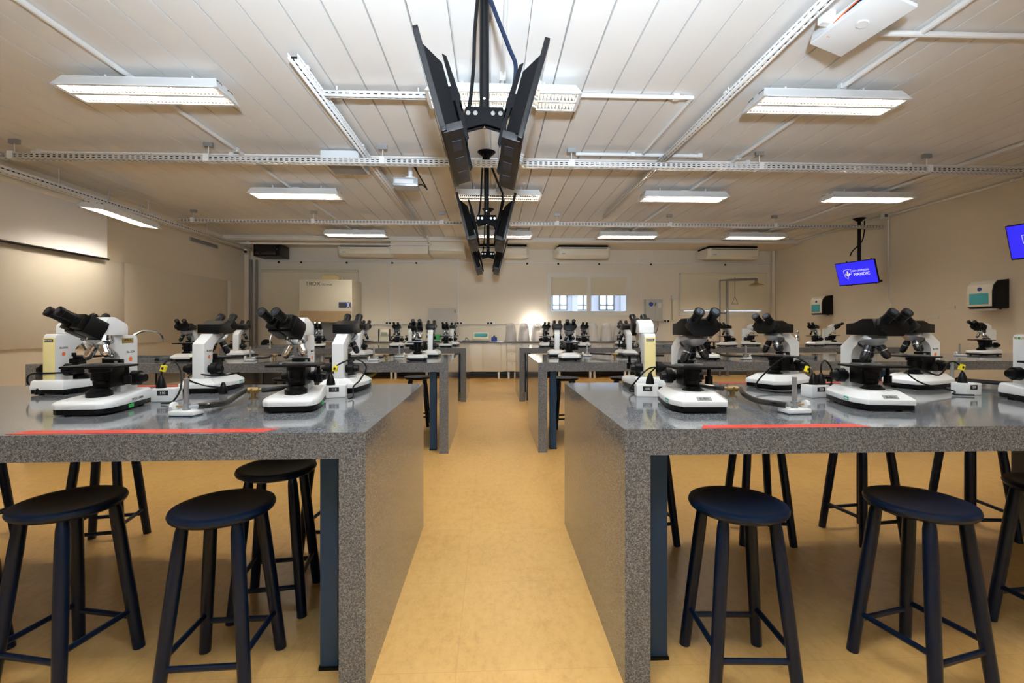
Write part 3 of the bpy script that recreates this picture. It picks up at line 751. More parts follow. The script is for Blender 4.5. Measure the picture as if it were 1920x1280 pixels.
def cross_tray(y, x0, x1, z, label, hang):
    t = thing('cable_tray', label, 'cable tray', (x0, y, z), 0, 'perforated cable trays'); Ln = x1-x0
    b = B(); w, h = .10, .055
    perforated(b, (0, 0, 0), (Ln, 0, 0), (0, 0, 1), h); perforated(b, (0, w, 0), (Ln, w, 0), (0, 0, 1), h)
    perforated(b, (0, 0, 0), (Ln, 0, 0), (0, 1, 0), w)
    sheet(b, 'channel', TRAYW, t)
    B().box(.05, Ln-.05, .010, w-.010, .006, h-.010).build('cable_shade_fill', BLACKM, t)  # black block for the cables, also paints the shade behind the slots
    for hx in hang:
        hb = B().box(hx-x0-.03, hx-x0+.03, -.006, w+.006, -.006, h+.02).cyl((hx-x0, w/2, h), (hx-x0, w/2, ZC-z), .005, seg=8)
        hb.build('hanger', TRAYW, t)
        B().box(hx-x0-.05, hx-x0+.05, w/2-.02, w/2+.02, ZC-z-.05, ZC-z).build('ceiling_bracket', STEEL, t)
    return t
cross_tray(5.40, -5.45, 7.38, 3.12, 'long perforated white cable tray crossing the room in front of the projector', [-5.30, -3.2, -1.25, .93, 3.18, 5.25])
cross_tray(8.54, -5.55, 7.38, 3.115, 'long perforated white cable tray crossing the room farther back', [-5.3, -3.2, -.9, 1.2, 3.3, 5.3])
def long_tray(x, y0, y1, z, label, w=.07, h=.045, side=1):
    t = thing('cable_tray', label, 'cable tray', (x, y0, z), 0, 'perforated cable trays'); Ln = y1-y0
    b = B(); perforated(b, (0, 0, 0), (0, Ln, 0), (0, 0, 1), h, rows=1); perforated(b, (w, 0, 0), (w, Ln, 0), (0, 0, 1), h, rows=1)
    perforated(b, (0, 0, 0), (0, Ln, 0), (1, 0, 0), w, rows=1, pitch=.07)
    sheet(b, 'channel', TRAYW, t)
    B().box(.008, w-.008, .03, Ln-.03, .006, h-.010).build('cable_shade_fill', BLACKM, t)  # one black bar: cables plus the channel's inner shade as colour
    for k in range(int(Ln/1.6)+1):
        yy = .2+k*1.6
        if yy < Ln: B().box(-.01, w+.01, yy-.02, yy+.02, h, h+.012).cyl((w/2, yy, h), (w/2, yy, ZC-z), .005, seg=8).build('hanger', TRAYW, t)
    return t
long_tray(-1.51, 3.55, 10.6, 3.245, 'perforated white tray running away left of the hanging televisions')
long_tray(2.03, .6, 8.5, 3.245, 'perforated white tray running away right of the hanging televisions', w=.06)
t = long_tray(-5.72, 4.6, 11.3, 3.04, 'deep perforated white tray running along the left wall', w=.11, h=.075)
t = thing('cable_tray', 'short perforated channel joining the left tray to the nearest centre ceiling light', 'cable tray', (-1.44, 4.10, 3.245), 0, 'perforated cable trays')
b = B(); perforated(b, (0, 0, 0), (.98, 0, 0), (0, 0, 1), .05, rows=1); perforated(b, (0, 0, 0), (.98, 0, 0), (0, 1, 0), .05, rows=1); sheet(b, 'channel', TRAYW, t)
B().box(.02, .96, .006, .045, .006, .040).build('cable_shade_fill', BLACKM, t)  # cables and the dark inside of the channel drawn as one bar
B().cyl((.1, .025, .05), (.1, .025, ZC-3.245), .005, seg=8).cyl((.8, .025, .05), (.8, .025, ZC-3.245), .005, seg=8).build('hanger', TRAYW, t)
def conduit(pts, r, label, m=TRAYW, clips=()):
    t = thing('conduit_pipe', label, 'conduit pipe', pts[0], 0, 'surface conduits')
    o = Vector(pts[0])
    B().pipe([tuple(Vector(p)-o) for p in pts], r).build('pipe', m, t)
    for c in clips:
        q = Vector(c)-o; B().cbox(q, (.05, .05, .045)).build('pipe_clip', m, t)
    return t
zc = ZC-.026
conduit([(-2.97, 1.0, zc), (-2.97, 10.7, zc)], .022, 'white ceiling conduit feeding the left column of lights', clips=[(-2.97, 2.2, zc), (-2.97, 5.6, zc), (-2.97, 8.7, zc)])
conduit([(.09, 1.0, zc), (.09, 10.7, zc)], .016, 'white ceiling conduit above the hanging televisions', clips=[(.09, 3.85, zc), (.09, 6.9, zc)])
conduit([(3.0, 1.0, zc), (3.0, 10.7, zc)], .022, 'white ceiling conduit feeding the right column of lights', clips=[(3.0, 2.2, zc), (3.0, 3.9, zc), (3.0, 5.6, zc)])
conduit([(5.95, 3.0, zc), (5.95, 10.7, zc)], .022, 'white ceiling conduit along the far right lights', clips=[(5.95, 4.9, zc), (5.95, 7.9, zc)])
conduit([(7.34, 2.5, zc), (7.34, 10.9, zc)], .018, 'white conduit in the corner of ceiling and right wall', clips=[(7.34, 6.3, zc)])
conduit([(.78, 4.14, zc-.0), (1.80, 4.14, zc), (1.80, 5.50, zc)], .018, 'bent white conduit from the centre light running right then back', clips=[(1.65, 4.14, zc)])
conduit([(2.56, 3.16, zc-.01), (5.2, 3.14, zc-.01)], .02, 'white conduit crossing to the right from the tilted junction box')
conduit([(-5.4, 5.75, zc), (7.3, 5.75, zc)], .012, 'thin white conduit above the nearer cross tray', clips=[(-5.3, 5.75, zc), (-3.1, 5.75, zc), (3.2, 5.75, zc), (5.3, 5.75, zc)])
conduit([(1.0, 5.55, zc), (1.78, 5.55, zc), (2.5, 5.55, zc)], .02, 'thicker white conduit piece above the nearer cross tray', clips=[(1.68, 5.55, zc), (2.5, 5.55, zc)])
conduit([(-6.0, 10.9, 3.27), (-1.6, 10.9, 3.27), (3.5, 10.9, 3.27), (7.3, 10.9, 3.27)], .02, 'long white conduit along the face of the back beam', clips=[(-4.8, 10.9, 3.27), (.8, 10.9, 3.27), (3.2, 10.9, 3.27)])
conduit([(-5.9, 10.85, 3.14), (-1.4, 10.85, 3.14), (-1.4, 10.3, 3.22)], .022, 'white conduit below the back beam, left of the televisions', clips=[(-5.5, 10.85, 3.16)])
tt = conduit([(-5.7, 11.945, 2.89), (7.3, 11.945, 2.89)], .014, 'thin conduit with small outlets running under the air conditioners')
for xx in (-5.3, -4.75, -3.63, -2.5, -1.9, .9, 1.7, 2.75, 4.1, 6.05):
    q = B().multi([(xx+5.7, -.02, -.01), (xx+5.7, -.02, -.05)], [.022, .026], 10).build('conduit_outlet', BLACK, tt)
for i, (xx, w_) in enumerate(((-5.98, .04), (-5.84, .03))):
    conduit([(xx, 11.93, .1), (xx, 11.93, 2.92)], w_, ['thick grey vertical pipe in the back left corner', 'thinner grey vertical pipe in the back left corner'][i], GREYP, clips=[(xx, 11.93, 1.5)])
conduit([(-2.60, 11.985, 1.345), (-2.60, 11.985, 2.92)], .012, 'vertical wall conduit right of the white hood')
conduit([(-.86, 11.985, 1.345), (-.86, 11.985, 3.0), (-1.2, 11.985, 3.06), (-1.5, 11.985, 3.06)], .012, 'vertical wall conduit above the grey wall board')
conduit([(3.86, 11.985, 1.965), (3.86, 11.985, 3.0), (4.15, 11.985, 3.02), (4.15, 11.985, 3.2)], .012, 'vertical wall conduit above the electric panel')
conduit([(-3.2, 11.97, 1.325), (1.1, 11.97, 1.325)], .013, 'horizontal wall conduit behind the back counter')
conduit([(4.62, 11.97, 1.40), (4.9, 11.97, 1.40)], .013, 'short horizontal conduit right of the electric panel')
conduit([(7.37, 8.42, 1.72), (7.37, 8.42, 3.30)], .014, 'vertical conduit on the right wall behind the blue screen')

# tilted junction box hanging from the right tray
t = thing('junction_box', 'tilted white junction box with loose wires under the right tray', 'junction box', (2.32, 3.0, 3.20), math.radians(8))
M = mr('Y', 14)
B().box(-.10, .16, -.35, .17, -.012, .012, M).box(-.10, -.07, -.35, .17, .012, .07, M).build('cover', WHITE, t, bev=.004)
B().cyl((.02, -.12, -.020), (.02, -.12, -.012), .035).xf(M).build('round_knockout', TRAYW, t)
for i, (m_, dx) in enumerate(((ORANGE, 0), (BLACK, .012), (BLUEP, .024))):
    B().tube([(-.12+dx, -.3, .06), (-.10+dx, -.1, .05), (-.08+dx, .05, .03), (-.06+dx, .06, .0)], .004).build('wire', m_, t)
B().box(-.16, -.06, .0, .04, .05, .14).build('hanger', TRAYW, t)

# ------------------------------------------------------------------ projector and ceiling box
t = thing('projector', 'white projector hung from the ceiling left of the televisions', 'projector', (-1.08, 6.0, 3.06), math.radians(4))
B().box(-.155, .155, -.12, .12, -.05, .055).build('housing', SILVER, t, bev=.012)
B().box(-.13, .10, -.124, -.119, -.02, .03).build('front_panel', WHITE, t, bev=.003)
B().cyl((-.158, .03, 0), (-.145, .03, 0), .035).build('lens', LENS, t)
B().cyl((.05, 0, .055), (.05, 0, .085), .07).cyl((.05, 0, .085), (.05, 0, ZC-3.06), .028).cyl((.05, 0, ZC-3.06-.02), (.05, 0, ZC-3.06), .07).build('ceiling_mount', WHITE, t)
B().tube([(.07, .02, .27), (.13, .0, .17), (.20, .0, .05), (.25, .0, -.04), (.2, .0, 0), (.155, .0, 0)], .008).tube([(.10, .02, .27), (.15, .02, .14), (.22, .02, .02), (.26, .0, -.06)], .007).build('cable', BLACK, t)
t = thing('ceiling_speaker', 'flat white box with grey perforated underside beside the left tray', 'speaker', (-1.78, 5.85, 3.20), 0)
B().box(-.22, .22, -.28, .22, 0, .12).build('housing', WHITE, t, bev=.006)
B().box(-.20, .20, -.26, .20, -.004, .0005).build('grille', mat('speaker_grille', (.33, .32, .31), .6, bump=(300, .6)), t)
B().cyl((-.15, 0, .12), (-.15, 0, ZC-3.20), .008).cyl((.15, 0, .12), (.15, 0, ZC-3.20), .008).build('hanger', TRAYW, t)
t = thing('pale_box', 'small pale ceiling box beneath the right tray behind the nearer cross tray', 'box', (2.29, 5.95, 3.25), 0)
B().box(-.17, .17, -.12, .12, 0, .05).build('housing', WHITE, t, bev=.012)
B().cyl((0, 0, .05), (0, 0, ZC-3.25), .02).build('mount', WHITE, t)

# ------------------------------------------------------------------ hanging televisions
def tv_body(t, Mt, Wd, Hd, screen, blue=False):
    """TV in local frame: screen faces -x, width along y, height along z, hinge at back; Mt places it"""
    B().box(-.028, .0, -Wd/2, Wd/2, -Hd/2, Hd/2).xf(Mt).build('panel', BLACK, t, bev=.004)
    B().box(-.030, -.0275, -Wd/2+.012, Wd/2-.012, -Hd/2+.018, Hd/2-.012).xf(Mt).build('screen', screen, t)
    B().rings([[(0, a*(Wd/2-.03), c*(Hd/2-.03)-.0) for a, c in ((-1, -1), (1, -1), (1, .80), (-1, .80))], [(.070, a*(Wd/2-.10), c*(Hd/2-.04)-.01) for a, c in ((-1, -1), (1, -1), (1, .55), (-1, .55))]]).xf(Mt).build('back_housing', BLACKM, t, bev=.004)
    v = B().box(-.020, .082, -Wd/2+.02, Wd/2-.05, -Hd/2-.004, -Hd/2+.035).xf(Mt).build('lower_strip', TVGREY, t, bev=.002)
    for yy in (-.24, 0, .24):
        B().box(.012, .062, yy-.07, yy+.065, -Hd/2-.0055, -Hd/2-.003).xf(Mt).build('speaker_vent', VENT, v)
    B().box(-.026, -.002, -Wd/2-.002, -Wd/2+.004, -Hd/2+.02, Hd/2-.02).xf(Mt).build('side_bezel', TVGREY, t)
    B().prism([(.088, -.26), (.108, -.24), (.122, 0), (.108, .21), (.088, .23)], 'y', -.24, -.225).prism([(.088, -.26), (.108, -.24), (.122, 0), (.108, .21), (.088, .23)], 'y', .225, .24).box(.068, .092, -.24, .24, -.03, .05).box(.105, .118, -.24, .24, -.10, -.04).xf(Mt).build('mount_plate', BLACKM, t, bev=.003)
def tv(x, y, z, side, yawd, tilt, label, group, Wd=.92, Hd=.53, screen=None):
    t = thing('television', label, 'television', (x, y, z), math.radians(yawd), group)
    Mt = Matrix.Rotation(math.radians(-tilt), 4, 'Y')
    if side > 0: Mt = Matrix.Rotation(PI, 4, 'Z') @ Mt
    tv_body(t, Mt, Wd, Hd, screen or SCRD)
    return t, Mt
def tv_mount(x, y, zb, label, arms):
    t = thing('television_mount', label, 'television mount', (x, y, ZC), 0, 'black ceiling mounts for televisions')
    h = zb-ZC
    B().multi([(0, 0, 0), (0, 0, -.02), (0, 0, -.06)], [.11, .09, .04], 24).build('ceiling_flange', BLACK, t)
    B().cyl((0, 0, 0), (0, 0, h), .030, seg=20).build('pole', BLACK, t)
    return t
GT = 'televisions hanging in back to back pairs'
PY = [(-.045, 2.87), (-.062, 5.61), (-.066, 8.33)]
PN = ['nearest', 'second', 'farthest']
for i, (px, py) in enumerate(PY):
    for s in (-1, 1):
        tv(px+s*.245, py+ (.0 if i else (-.11 if s < 0 else -.04)), 2.475, s, 0, 15.5 if i != 1 else 14, 'black flat television on %s side of the %s hanging pair' % ('left' if s < 0 else 'right', PN[i]), GT)
    m_ = tv_mount(px, py, 2.56, 'black ceiling pole holding the %s pair of televisions' % PN[i], None)
    z0 = 2.53-ZC
    B().prism([(-.125, z0+.0), (-.105, z0-.075), (0, z0-.045), (.105, z0-.075), (.125, z0), (.112, z0+.055), (-.112, z0+.055)], 'y', -.035, -.02).prism([(-.125, z0+.0), (-.105, z0-.075), (0, z0-.045), (.105, z0-.075), (.125, z0), (.112, z0+.055), (-.112, z0+.055)], 'y', .02, .035).build('bracket', BLACKM, m_, bev=.003)
    for a in (-1, 1):
        for k in (-1, 1): B().cyl((a*.075+k*.022, -.036, z0+.012), (a*.075+k*.022, -.046, z0+.012), .014, seg=14).build('bolt', CHROME, m_)
    B().cyl((0, -.03, z0+.10), (0, -.045, z0+.10), .008, seg=10).build('bolt', CHROME, m_)
    B().cyl((0, 0, z0-.06), (0, 0, z0-.02), .012, seg=10).build('bolt', CHROME, m_)
    B().tube([(-.03, -.05, -.02), (-.055, -.06, -.3), (-.065, -.06, -.55), (-.09, -.03, -.75), (-.12, 0, -.85)], .011).build('cable', BLACK, m_)
    B().tube([(0, -.06, -.02), (.06, -.08, -.20), (.15, -.07, -.42), (.19, -.05, -.52), (.17, -.03, -.68), (.14, 0, -.8)], .013).build('cable', NAVY if i == 0 else BLACK, m_)
def crest(t, Mt, Wd, full=True):
    """emblem and name on the blue screen; screen is the plane x=-.031 seen from -x (viewer's right is -y)"""
    R = Mt @ Matrix.Translation((-.0312, 0, 0)) @ Matrix(((0, 0, -1, 0), (-1, 0, 0, 0), (0, 1, 0, 0), (0, 0, 0, 1)))
    def put(bm_, nm, m): return bm_.xf(R).build(nm, m, t)
    cx = -.16
    sh = [(-.075, .075), (0, .088), (.075, .075), (.07, -.02), (.045, -.07), (0, -.10), (-.045, -.07), (-.07, -.02)]
    b = B()
    for i in range(8):
        a, c = sh[i], sh[(i+1) % 8]
        if i in (3, 4): continue
        v = Vector((c[0]-a[0], c[1]-a[1])); n = Vector((-v.y, v.x)).normalized()*.0018
        b.prism([(cx+a[0]-n.x, a[1]-n.y), (cx+c[0]-n.x, c[1]-n.y), (cx+c[0]+n.x, c[1]+n.y), (cx+a[0]+n.x, a[1]+n.y)], 'z', 0, .001)
    put(b, 'shield_outline', SCRW)
    b = B().prism([(cx, .06), (cx+.014, .03), (cx+.010, -.01), (cx+.006, -.055), (cx, -.075), (cx-.006, -.055), (cx-.010, -.01), (cx-.014, .03)], 'z', 0, .001)
    for s in (-1, 1):
        b.prism([(cx+s*.012, -.015), (cx+s*.030, .012), (cx+s*.050, .005), (cx+s*.052, -.025), (cx+s*.042, -.012), (cx+s*.030, -.02), (cx+s*.018, -.045)], 'z', 0, .001)
    put(b, 'fleur_emblem', SCRG)
    if full:
        for s_, sz, px_, pz in (('SÃO LEOPOLDO', .042, .095, .045), ('MANDIC', .078, .105, -.025)):
            o = text(s_, sz, SCRW, t, (0, 0, 0), (0, 0, 0), 'screen_lettering')
            o.data.transform(R @ Matrix.Translation((px_, pz, 0)))
t, Mt = tv(6.82, 8.48, 2.265, -1, 13, 16, 'blue lit television with white lettering hung near the right wall', 'lit televisions at the right wall', .76, .445, SCRB)
crest(t, Mt, .76)
m_ = tv_mount(7.07, 8.74, 2.28, 'black ceiling pole holding the lit television at right', None)
B().box(-.045, .02, -.03, .03, 2.22-ZC, 2.30-ZC).build('bracket', BLACK, m_, bev=.003)
B().tube([(.12, .02, -.04), (.10, .0, -.25), (.045, -.0, -.45), (-.10, .04, -.62), (-.16, .03, -.72)], .011).build('cable', BLACK, m_)
t, Mt = tv(6.71, 5.36, 2.33, -1, 13, 16, 'blue lit television cut by the right photo edge', 'lit televisions at the right wall', .76, .445, SCRB)
crest(t, Mt, .76)
m_ = tv_mount(6.98, 5.57, 2.28, 'black ceiling pole outside right photo edge holding a lit television', None)
B().box(-.075, .02, -.03, .03, 2.24-ZC, 2.32-ZC).build('bracket', BLACK, m_, bev=.003)
t = thing('ceiling_socket', 'small socket boxes on the ceiling beside the right television pole', 'socket', (7.2, 8.30, ZC-.12), 0)
B().box(-.06, .06, -.03, .03, 0, .12).build('housing', SOCK, t, bev=.004)
B().box(-.03, .03, -.034, -.03, .04, .09).build('socket_face', DGREY, t)

# ------------------------------------------------------------------ paper dispensers, plates on the right wall
def dispenser(y0, label):
    t = thing('paper_towel_dispenser', label, 'paper dispenser', (XR, y0, 1.52), 0, 'paper dispensers on the right wall')
    w = .38
    side = [(0, 0), (-.20, 0), (-.23, .02), (-.235, .25), (-.215, .34), (-.16, .40), (0, .425)]
    B().prism([(a, c) for a, c in side], 'y', 0, w).build('back_housing', BLACK, t, bev=.012, seg=3)
    cov = [(-.238, .030), (-.247, .04), (-.249, .25), (-.228, .350), (-.165, .412), (-.16, .405), (-.218, .338), (-.238, .25)]
    B().prism(cov, 'y', .02, w-.005).build('front_cover', COVERW, t, bev=.003)
    B().box(-.2535, -.2485, .06, w-.05, .065, .225).build('view_window', CYAN, t, bev=.002)
    q = B().cyl((-.2465, w/2, .285), (-.240, w/2, .285), .030, seg=20).build('round_badge', BLUEP, t)
    B().box(-.19, -.12, .06, w-.06, -.028, .002).build('towel_outlet', WHITE, t)
    B().cyl((-.08, .05, -.012), (-.08, .05, .005), .016).build('lock', BLACKM, t)
    return t
dispenser(6.40, 'large paper dispenser on the right wall, nearer the camera')
dispenser(9.87, 'smaller looking paper dispenser on the right wall, near the back corner')
for i, (y, z, w_) in enumerate(((7.18, 1.545, .15), (7.45, 1.39, .22))):
    tag(B().box(XR-.012, XR-.001, y, y+w_, z, z+.05).build('wall_plate', SOCK, bev=.003), ['upper small plate on the right wall left of the large dispenser', 'lower small plate on the right wall left of the large dispenser'][i], 'wall plate', 'wall plates')
t = thing('wall_socket', 'small cream socket at the foot of the right wall conduit', 'socket', (XR, 8.42, 1.60), 0)
B().box(-.045, -.001, -.05, .05, 0, .12).build('housing', CREAM, t, bev=.005)
B().box(-.049, -.045, -.03, .03, .03, .09).build('socket_face', SOCK, t)

# ------------------------------------------------------------------ left wall: screen, board, plate
t = thing('projection_screen', 'white projection screen rolled down on the left wall', 'projection screen', (XL, 6.0, 2.3), 0)
B().cyl((.09, -3.0, .80), (.09, 1.72, .80), .055, seg=20).box(.003, .12, 1.70, 1.78, .75, .86).box(.003, .05, -2.0, -1.96, .78, .86).build('roller_case', WHITE, t)
B().box(.088, .091, -2.95, 1.62, .03, .78).build('fabric', SCREENM, t)
B().cyl((.09, -2.96, .015), (.09, 1.65, .015), .016, seg=12).build('bottom_bar', BLACK, t)
t = thing('whiteboard', 'long cream laminate board covering the left wall below the screen', 'board', (XL, 7.5, .97), 0)
for i, (a, c) in enumerate(((-6.5, -2.35), (-2.345, .55), (.555, 3.62))):
    B().box(.001, .022, a, c, 0, 1.345).build('board_panel', WBOARD, t, bev=.002)
B().box(.001, .028, 3.62, 3.74, 0, 1.35).build('edge_trim', WHITE, t, bev=.003)
t = thing('wall_vent', 'narrow grey vent plate high on the left wall', 'vent', (XL, 9.75, 2.99), 0)
B().box(.001, .015, 0, 1.0, 0, .085).build('vent_frame', GREYB, t, bev=.003)
b = B()
for k in range(5): b.box(.015, .018, .04, .96, .010+k*.015, .017+k*.015)
b.build('slat', DGREY, t)
t = thing('security_camera', 'small dark security camera under the left tray near the back corner', 'camera', (-5.66, 11.05, 3.04), 0)
B().cyl((0, 0, -.001), (0, 0, -.035), .03).build('mount', WHITE, t); B().ball((0, 0, -.055), .035).build('dome', BLACK, t)

# ------------------------------------------------------------------ back wall machines
def ac(x, label, parts=0, w=1.30):
    t = thing('air_conditioner', label, 'air conditioner', (x, 11.22, 2.915), 0, 'cream air conditioners along the back wall')
    side = [(0, .13), (.02, .07), (.10, .01), (.22, 0), (.70, .08), (.72, .10), (.72, .27), (.05, .27), (.01, .25)]
    B().prism(side, 'x', -w/2+.06, w/2-.06).build('body', ACW, t, bev=.008)
    for s in (-1, 1):
        B().rings([[(s*(w/2-.06), a, c) for a, c in side], [(s*w/2, a*.9+.05, .02+c*.88) for a, c in side]]).build('end_cap', ACW, t, bev=.004)
    B().box(-w/2+.09, w/2-.09, -.006, .008, .225, .235).build('outlet_slot', BLACKM, t)
    B().box(-w/2+.09, w/2-.09, -.010, .006, .14, .222).build('louvre', CREAM, t, bev=.003)
    B().box(-w/2+.12, -w/2+.20, -.004, .015, .098, .108).build('badge', DGREY, t)
    B().box(-w/2+.05, w/2-.05, .06, .70, .27, .315).build('mounting_gap', BLACKM, t)
    return t
for x, n in ((-3.0, 'cream air conditioner at left, above the white hood'), (.24, 'cream air conditioner mostly hidden behind the hanging televisions'), (2.22, 'cream air conditioner above the small window'), (5.93, 'cream air conditioner at right, above the emergency shower')): ac(x, n)
t = thing('boxed_duct', 'cream boxed duct below the back beam just left of the hanging televisions', 'duct', (-1.9, 11.0, 2.95), 0)
B().box(-.45, .42, 0, .95, 0, .284).build('large_box', WALL, t, bev=.004)
B().prism([(0, .08), (.10, .02), (.95, .02), (.95, .284), (0, .284)], 'x', .44, 1.26).build('narrow_box', ACW, t, bev=.004)
t = thing('equipment_rack', 'black equipment box high in the back left corner', 'equipment rack', (-5.33, 11.40, 2.93), 0)
B().box(-.30, .30, -.05, .50, 0, .29).build('housing', BLACK, t, bev=.006)
B().box(-.27, .22, -.056, -.05, .03, .26).build('door', SCRD, t, bev=.003); B().cyl((.245, -.05, .16), (.245, -.06, .16), .012).build('lock', CHROME, t)
# safety cabinet
t = thing('safety_cabinet', 'white laboratory hood with dark lettering standing at the back left', 'lab hood', (-3.87, 11.15, 0), 0)
B().box(-.62, .60, 0, .80, 1.62, 2.36).build('upper_housing', CREAM, t, bev=.008)
B().box(-.62, -.58, .0, .80, .93, 1.62).build('side_wall', CREAM, t); B().box(.56, .60, .0, .80, .93, 1.62).build('side_wall', CREAM, t)
B().box(-.58, .56, .77, .80, .93, 1.62).build('rear_wall', STEEL, t)
B().box(-.62, .60, -.02, .80, .86, .93).build('work_surface', STEEL, t, bev=.005)
B().prism([(.0, 1.62), (.012, 1.62), (-.088, 1.36), (-.10, 1.36)], 'x', -.60, .58).build('sash', HOODG, t)
for a in (-.58, .52):
    for c in (.03, .73): B().box(a, a+.05, c, c+.05, 0, .86).build('leg', CREAM, t)
text('TROX', .125, INK, t, (-.47, -.003, 2.255), (PI/2, 0, 0), 'brand_lettering', align='LEFT')
text('TECHNIK', .062, INK, t, (-.11, -.003, 2.235), (PI/2, 0, 0), 'brand_lettering', align='LEFT')
q = B().box(.29, .57, -.012, .0, 1.70, 1.83).build('control_panel', BLUEP, t, bev=.01)
B().box(.31, .44, -.016, -.012, 1.72, 1.81).build('display', SCRD, q)
for s in (-1, 1): B().prism([(.515-s*.03-.012, 1.705), (.515-s*.03+.012, 1.705), (.515+s*.03+.012, 1.825), (.515+s*.03-.012, 1.825)], 'y', -.0155, -.0135).build('cross_mark', INKW, q)
t = thing('plastic_canister', 'yellowish plastic container lying on top of the white hood', 'canister', (-3.83, 11.45, 2.36), 0)
B().prism([(-.21, 0), (.16, 0), (.24, .05), (.16, .10), (.10, .125), (-.17, .125), (-.21, .10)], 'y', -.11, .11).build('body', BOTTLE, t, bev=.015, seg=3)
B().cyl((.22, 0, .05), (.27, 0, .05), .03).build('cap', CREAM, t)
t = thing('bench_device', 'black rounded device standing behind the left tap', 'device', (-4.20, 8.95, .9006), 0)
B().box(-.09, .09, -.05, .05, 0, .02).prism([(-.085, .02), (.085, .02), (.08, .07), (.05, .11), (0, .125), (-.05, .11), (-.08, .07)], 'y', -.04, .04).build('body', BLACK, t, bev=.006)

# back counter
CY = 11.36
t = tag(B().box(-3.22, 4.45, CY-.03, YB-.002, .865, .90).build('countertop', GRANITE, bev=.003), 'long dark granite counter along the back wall', 'countertop')
CABS = [(-3.2, -2.36, 'dd'), (-2.36, -1.52, 'dd'), (-1.52, -.68, 'dd'), (-.68, .22, 'dd'), (.36, .62, 'w'), (.74, 1.60, 'dd'), (1.60, 2.46, 'dd'), (2.46, 3.32, 'dd'), (3.32, 4.40, 'dd')]
CN = ['white base cabinet under the back counter, leftmost beside the hood', 'white base cabinet under the back counter, second from the hood', 'white base cabinet under the back counter, third from the hood',
      'white two door base cabinet in view at the end of the aisle', 'narrow white three drawer cabinet at the end of the aisle', 'white base cabinet just right of the drawers', 'white base cabinet second right of the drawers', 'white base cabinet third right of the drawers', 'white base cabinet at right end of the back counter']
for (a, c, k), n in zip(CABS, CN):
    t = thing('base_cabinet', n, 'cabinet', ((a+c)/2, CY, 0), 0, 'white cabinets under the back counter'); w = c-a
    B().box(-w/2+.002, w/2-.002, .02, .60, .17, .862).build('body', CABW, t)
    if k == 'dd':
        for s in (-1, 1):
            B().box(min(s*.002, s*(w/2-.003)), max(s*.002, s*(w/2-.003)), 0, .019, .175, .855).build('door', CABW, t, bev=.002)
    else:
        for i in range(3):
            d_ = B().box(-w/2+.003, w/2-.003, 0, .019, .175+i*.228, .175+i*.228+.224).build('drawer', CABW, t, bev=.002)
            B().cyl((.0, 0, .175+i*.228+.19), (.0, -.015, .175+i*.228+.19), .008, seg=10).build('knob', CHROME, d_)
    if k == 'w':
        for a_, c_ in ((-.138, -.002), (w+.002, w+.116)): B().box(a_-w/2, c_-w/2, .004, .024, .17, .862).build('filler_panel', CABW, t, bev=.002)
    for s in (-1, 1): B().box(s*(w/2-.05)-.025, s*(w/2-.05)+.025, .02, .07, 0, .17).build('foot', WHITE, t)
# things on the counter
t = thing('grey_wall_board', 'plain grey board leaning on the back wall above the counter', 'board', (-1.23, 11.97, .905), 0)
B().box(-.36, .34, -.06, -.035, 0, .83).build('panel', GREYB, t, bev=.004); B().box(.29, .31, -.07, -.06, .70, .78).build('clip', BLACK, t)
t = thing('meter', 'cream desktop meter with display on the back counter left of the aisle', 'meter', (-2.62, 11.60, .9), 0)
B().prism([(-.06, 0), (.06, 0), (.06, .27), (.02, .29), (-.06, .03)], 'x', -.12, .12).build('body', CREAM, t, bev=.005)
B().box(-.07, .07, -.006, .0, .06, .13, mr('X', -17, (0, 0, .15))).xf(Matrix.Translation((0, -.035, .09))).build('display', LCD, t)
for s in (-1, 1): B().box(s*.128-.010, s*.128+.010, -.06, .06, 0, .29).build('side_rail', BLACK, t)
B().tube([(.14, 0, .02), (.19, 0, .12), (.25, 0, .10), (.29, -.02, .02)], .012).box(.16, .40, -.05, .05, 0, .04).build('probe_arm', BLACK, t)
t = thing('green_device', 'small green box on the back counter beside the grey board', 'device', (-1.37, 11.50, .9), 0)
B().box(-.14, .12, -.08, .08, .03, .17).build('body', GREEN, t, bev=.008); B().box(-.15, .14, -.09, .09, 0, .03).build('tray', SOCK, t, bev=.005)
t = thing('spectrophotometer', 'cream instrument with blue lid on the back counter at the end of the aisle', 'instrument', (-.27, 11.58, .9), 0)
B().prism([(-.13, .015), (.14, .015), (.14, .20), (.06, .22), (-.13, .07)], 'x', -.195, .195).build('body', CREAM, t, bev=.006)
B().box(-.155, .165, -.012, .0, -.06, .05, mr('X', -52)).xf(Matrix.Translation((0, -.03, .148))).build('lid', CYAN, t)
B().box(-.21, .21, -.15, .15, 0, .016).build('tray', BLACK, t)
t = thing('small_blue_box', 'small dark blue box right of the cream instrument', 'box', (.06, 11.58, .9), 0)
B().box(-.07, .07, -.06, .06, 0, .10).build('body', BLUEP, t, bev=.006); B().box(-.03, .03, -.03, .03, .10, .12).cyl((0, 0, .12), (0, 0, .14), .015).build('cap', BLACK, t)
t = thing('hook_stand', 'dark stand with chrome hook left of the cream instrument', 'device', (-.62, 11.55, .9), 0)
B().box(-.10, .14, -.05, .05, 0, .02).build('base', BLACK, t); B().tube([(-.04, 0, .02), (-.02, 0, .08), (.02, 0, .07), (.06, 0, .03)], .012).build('hook', CHROME, t)
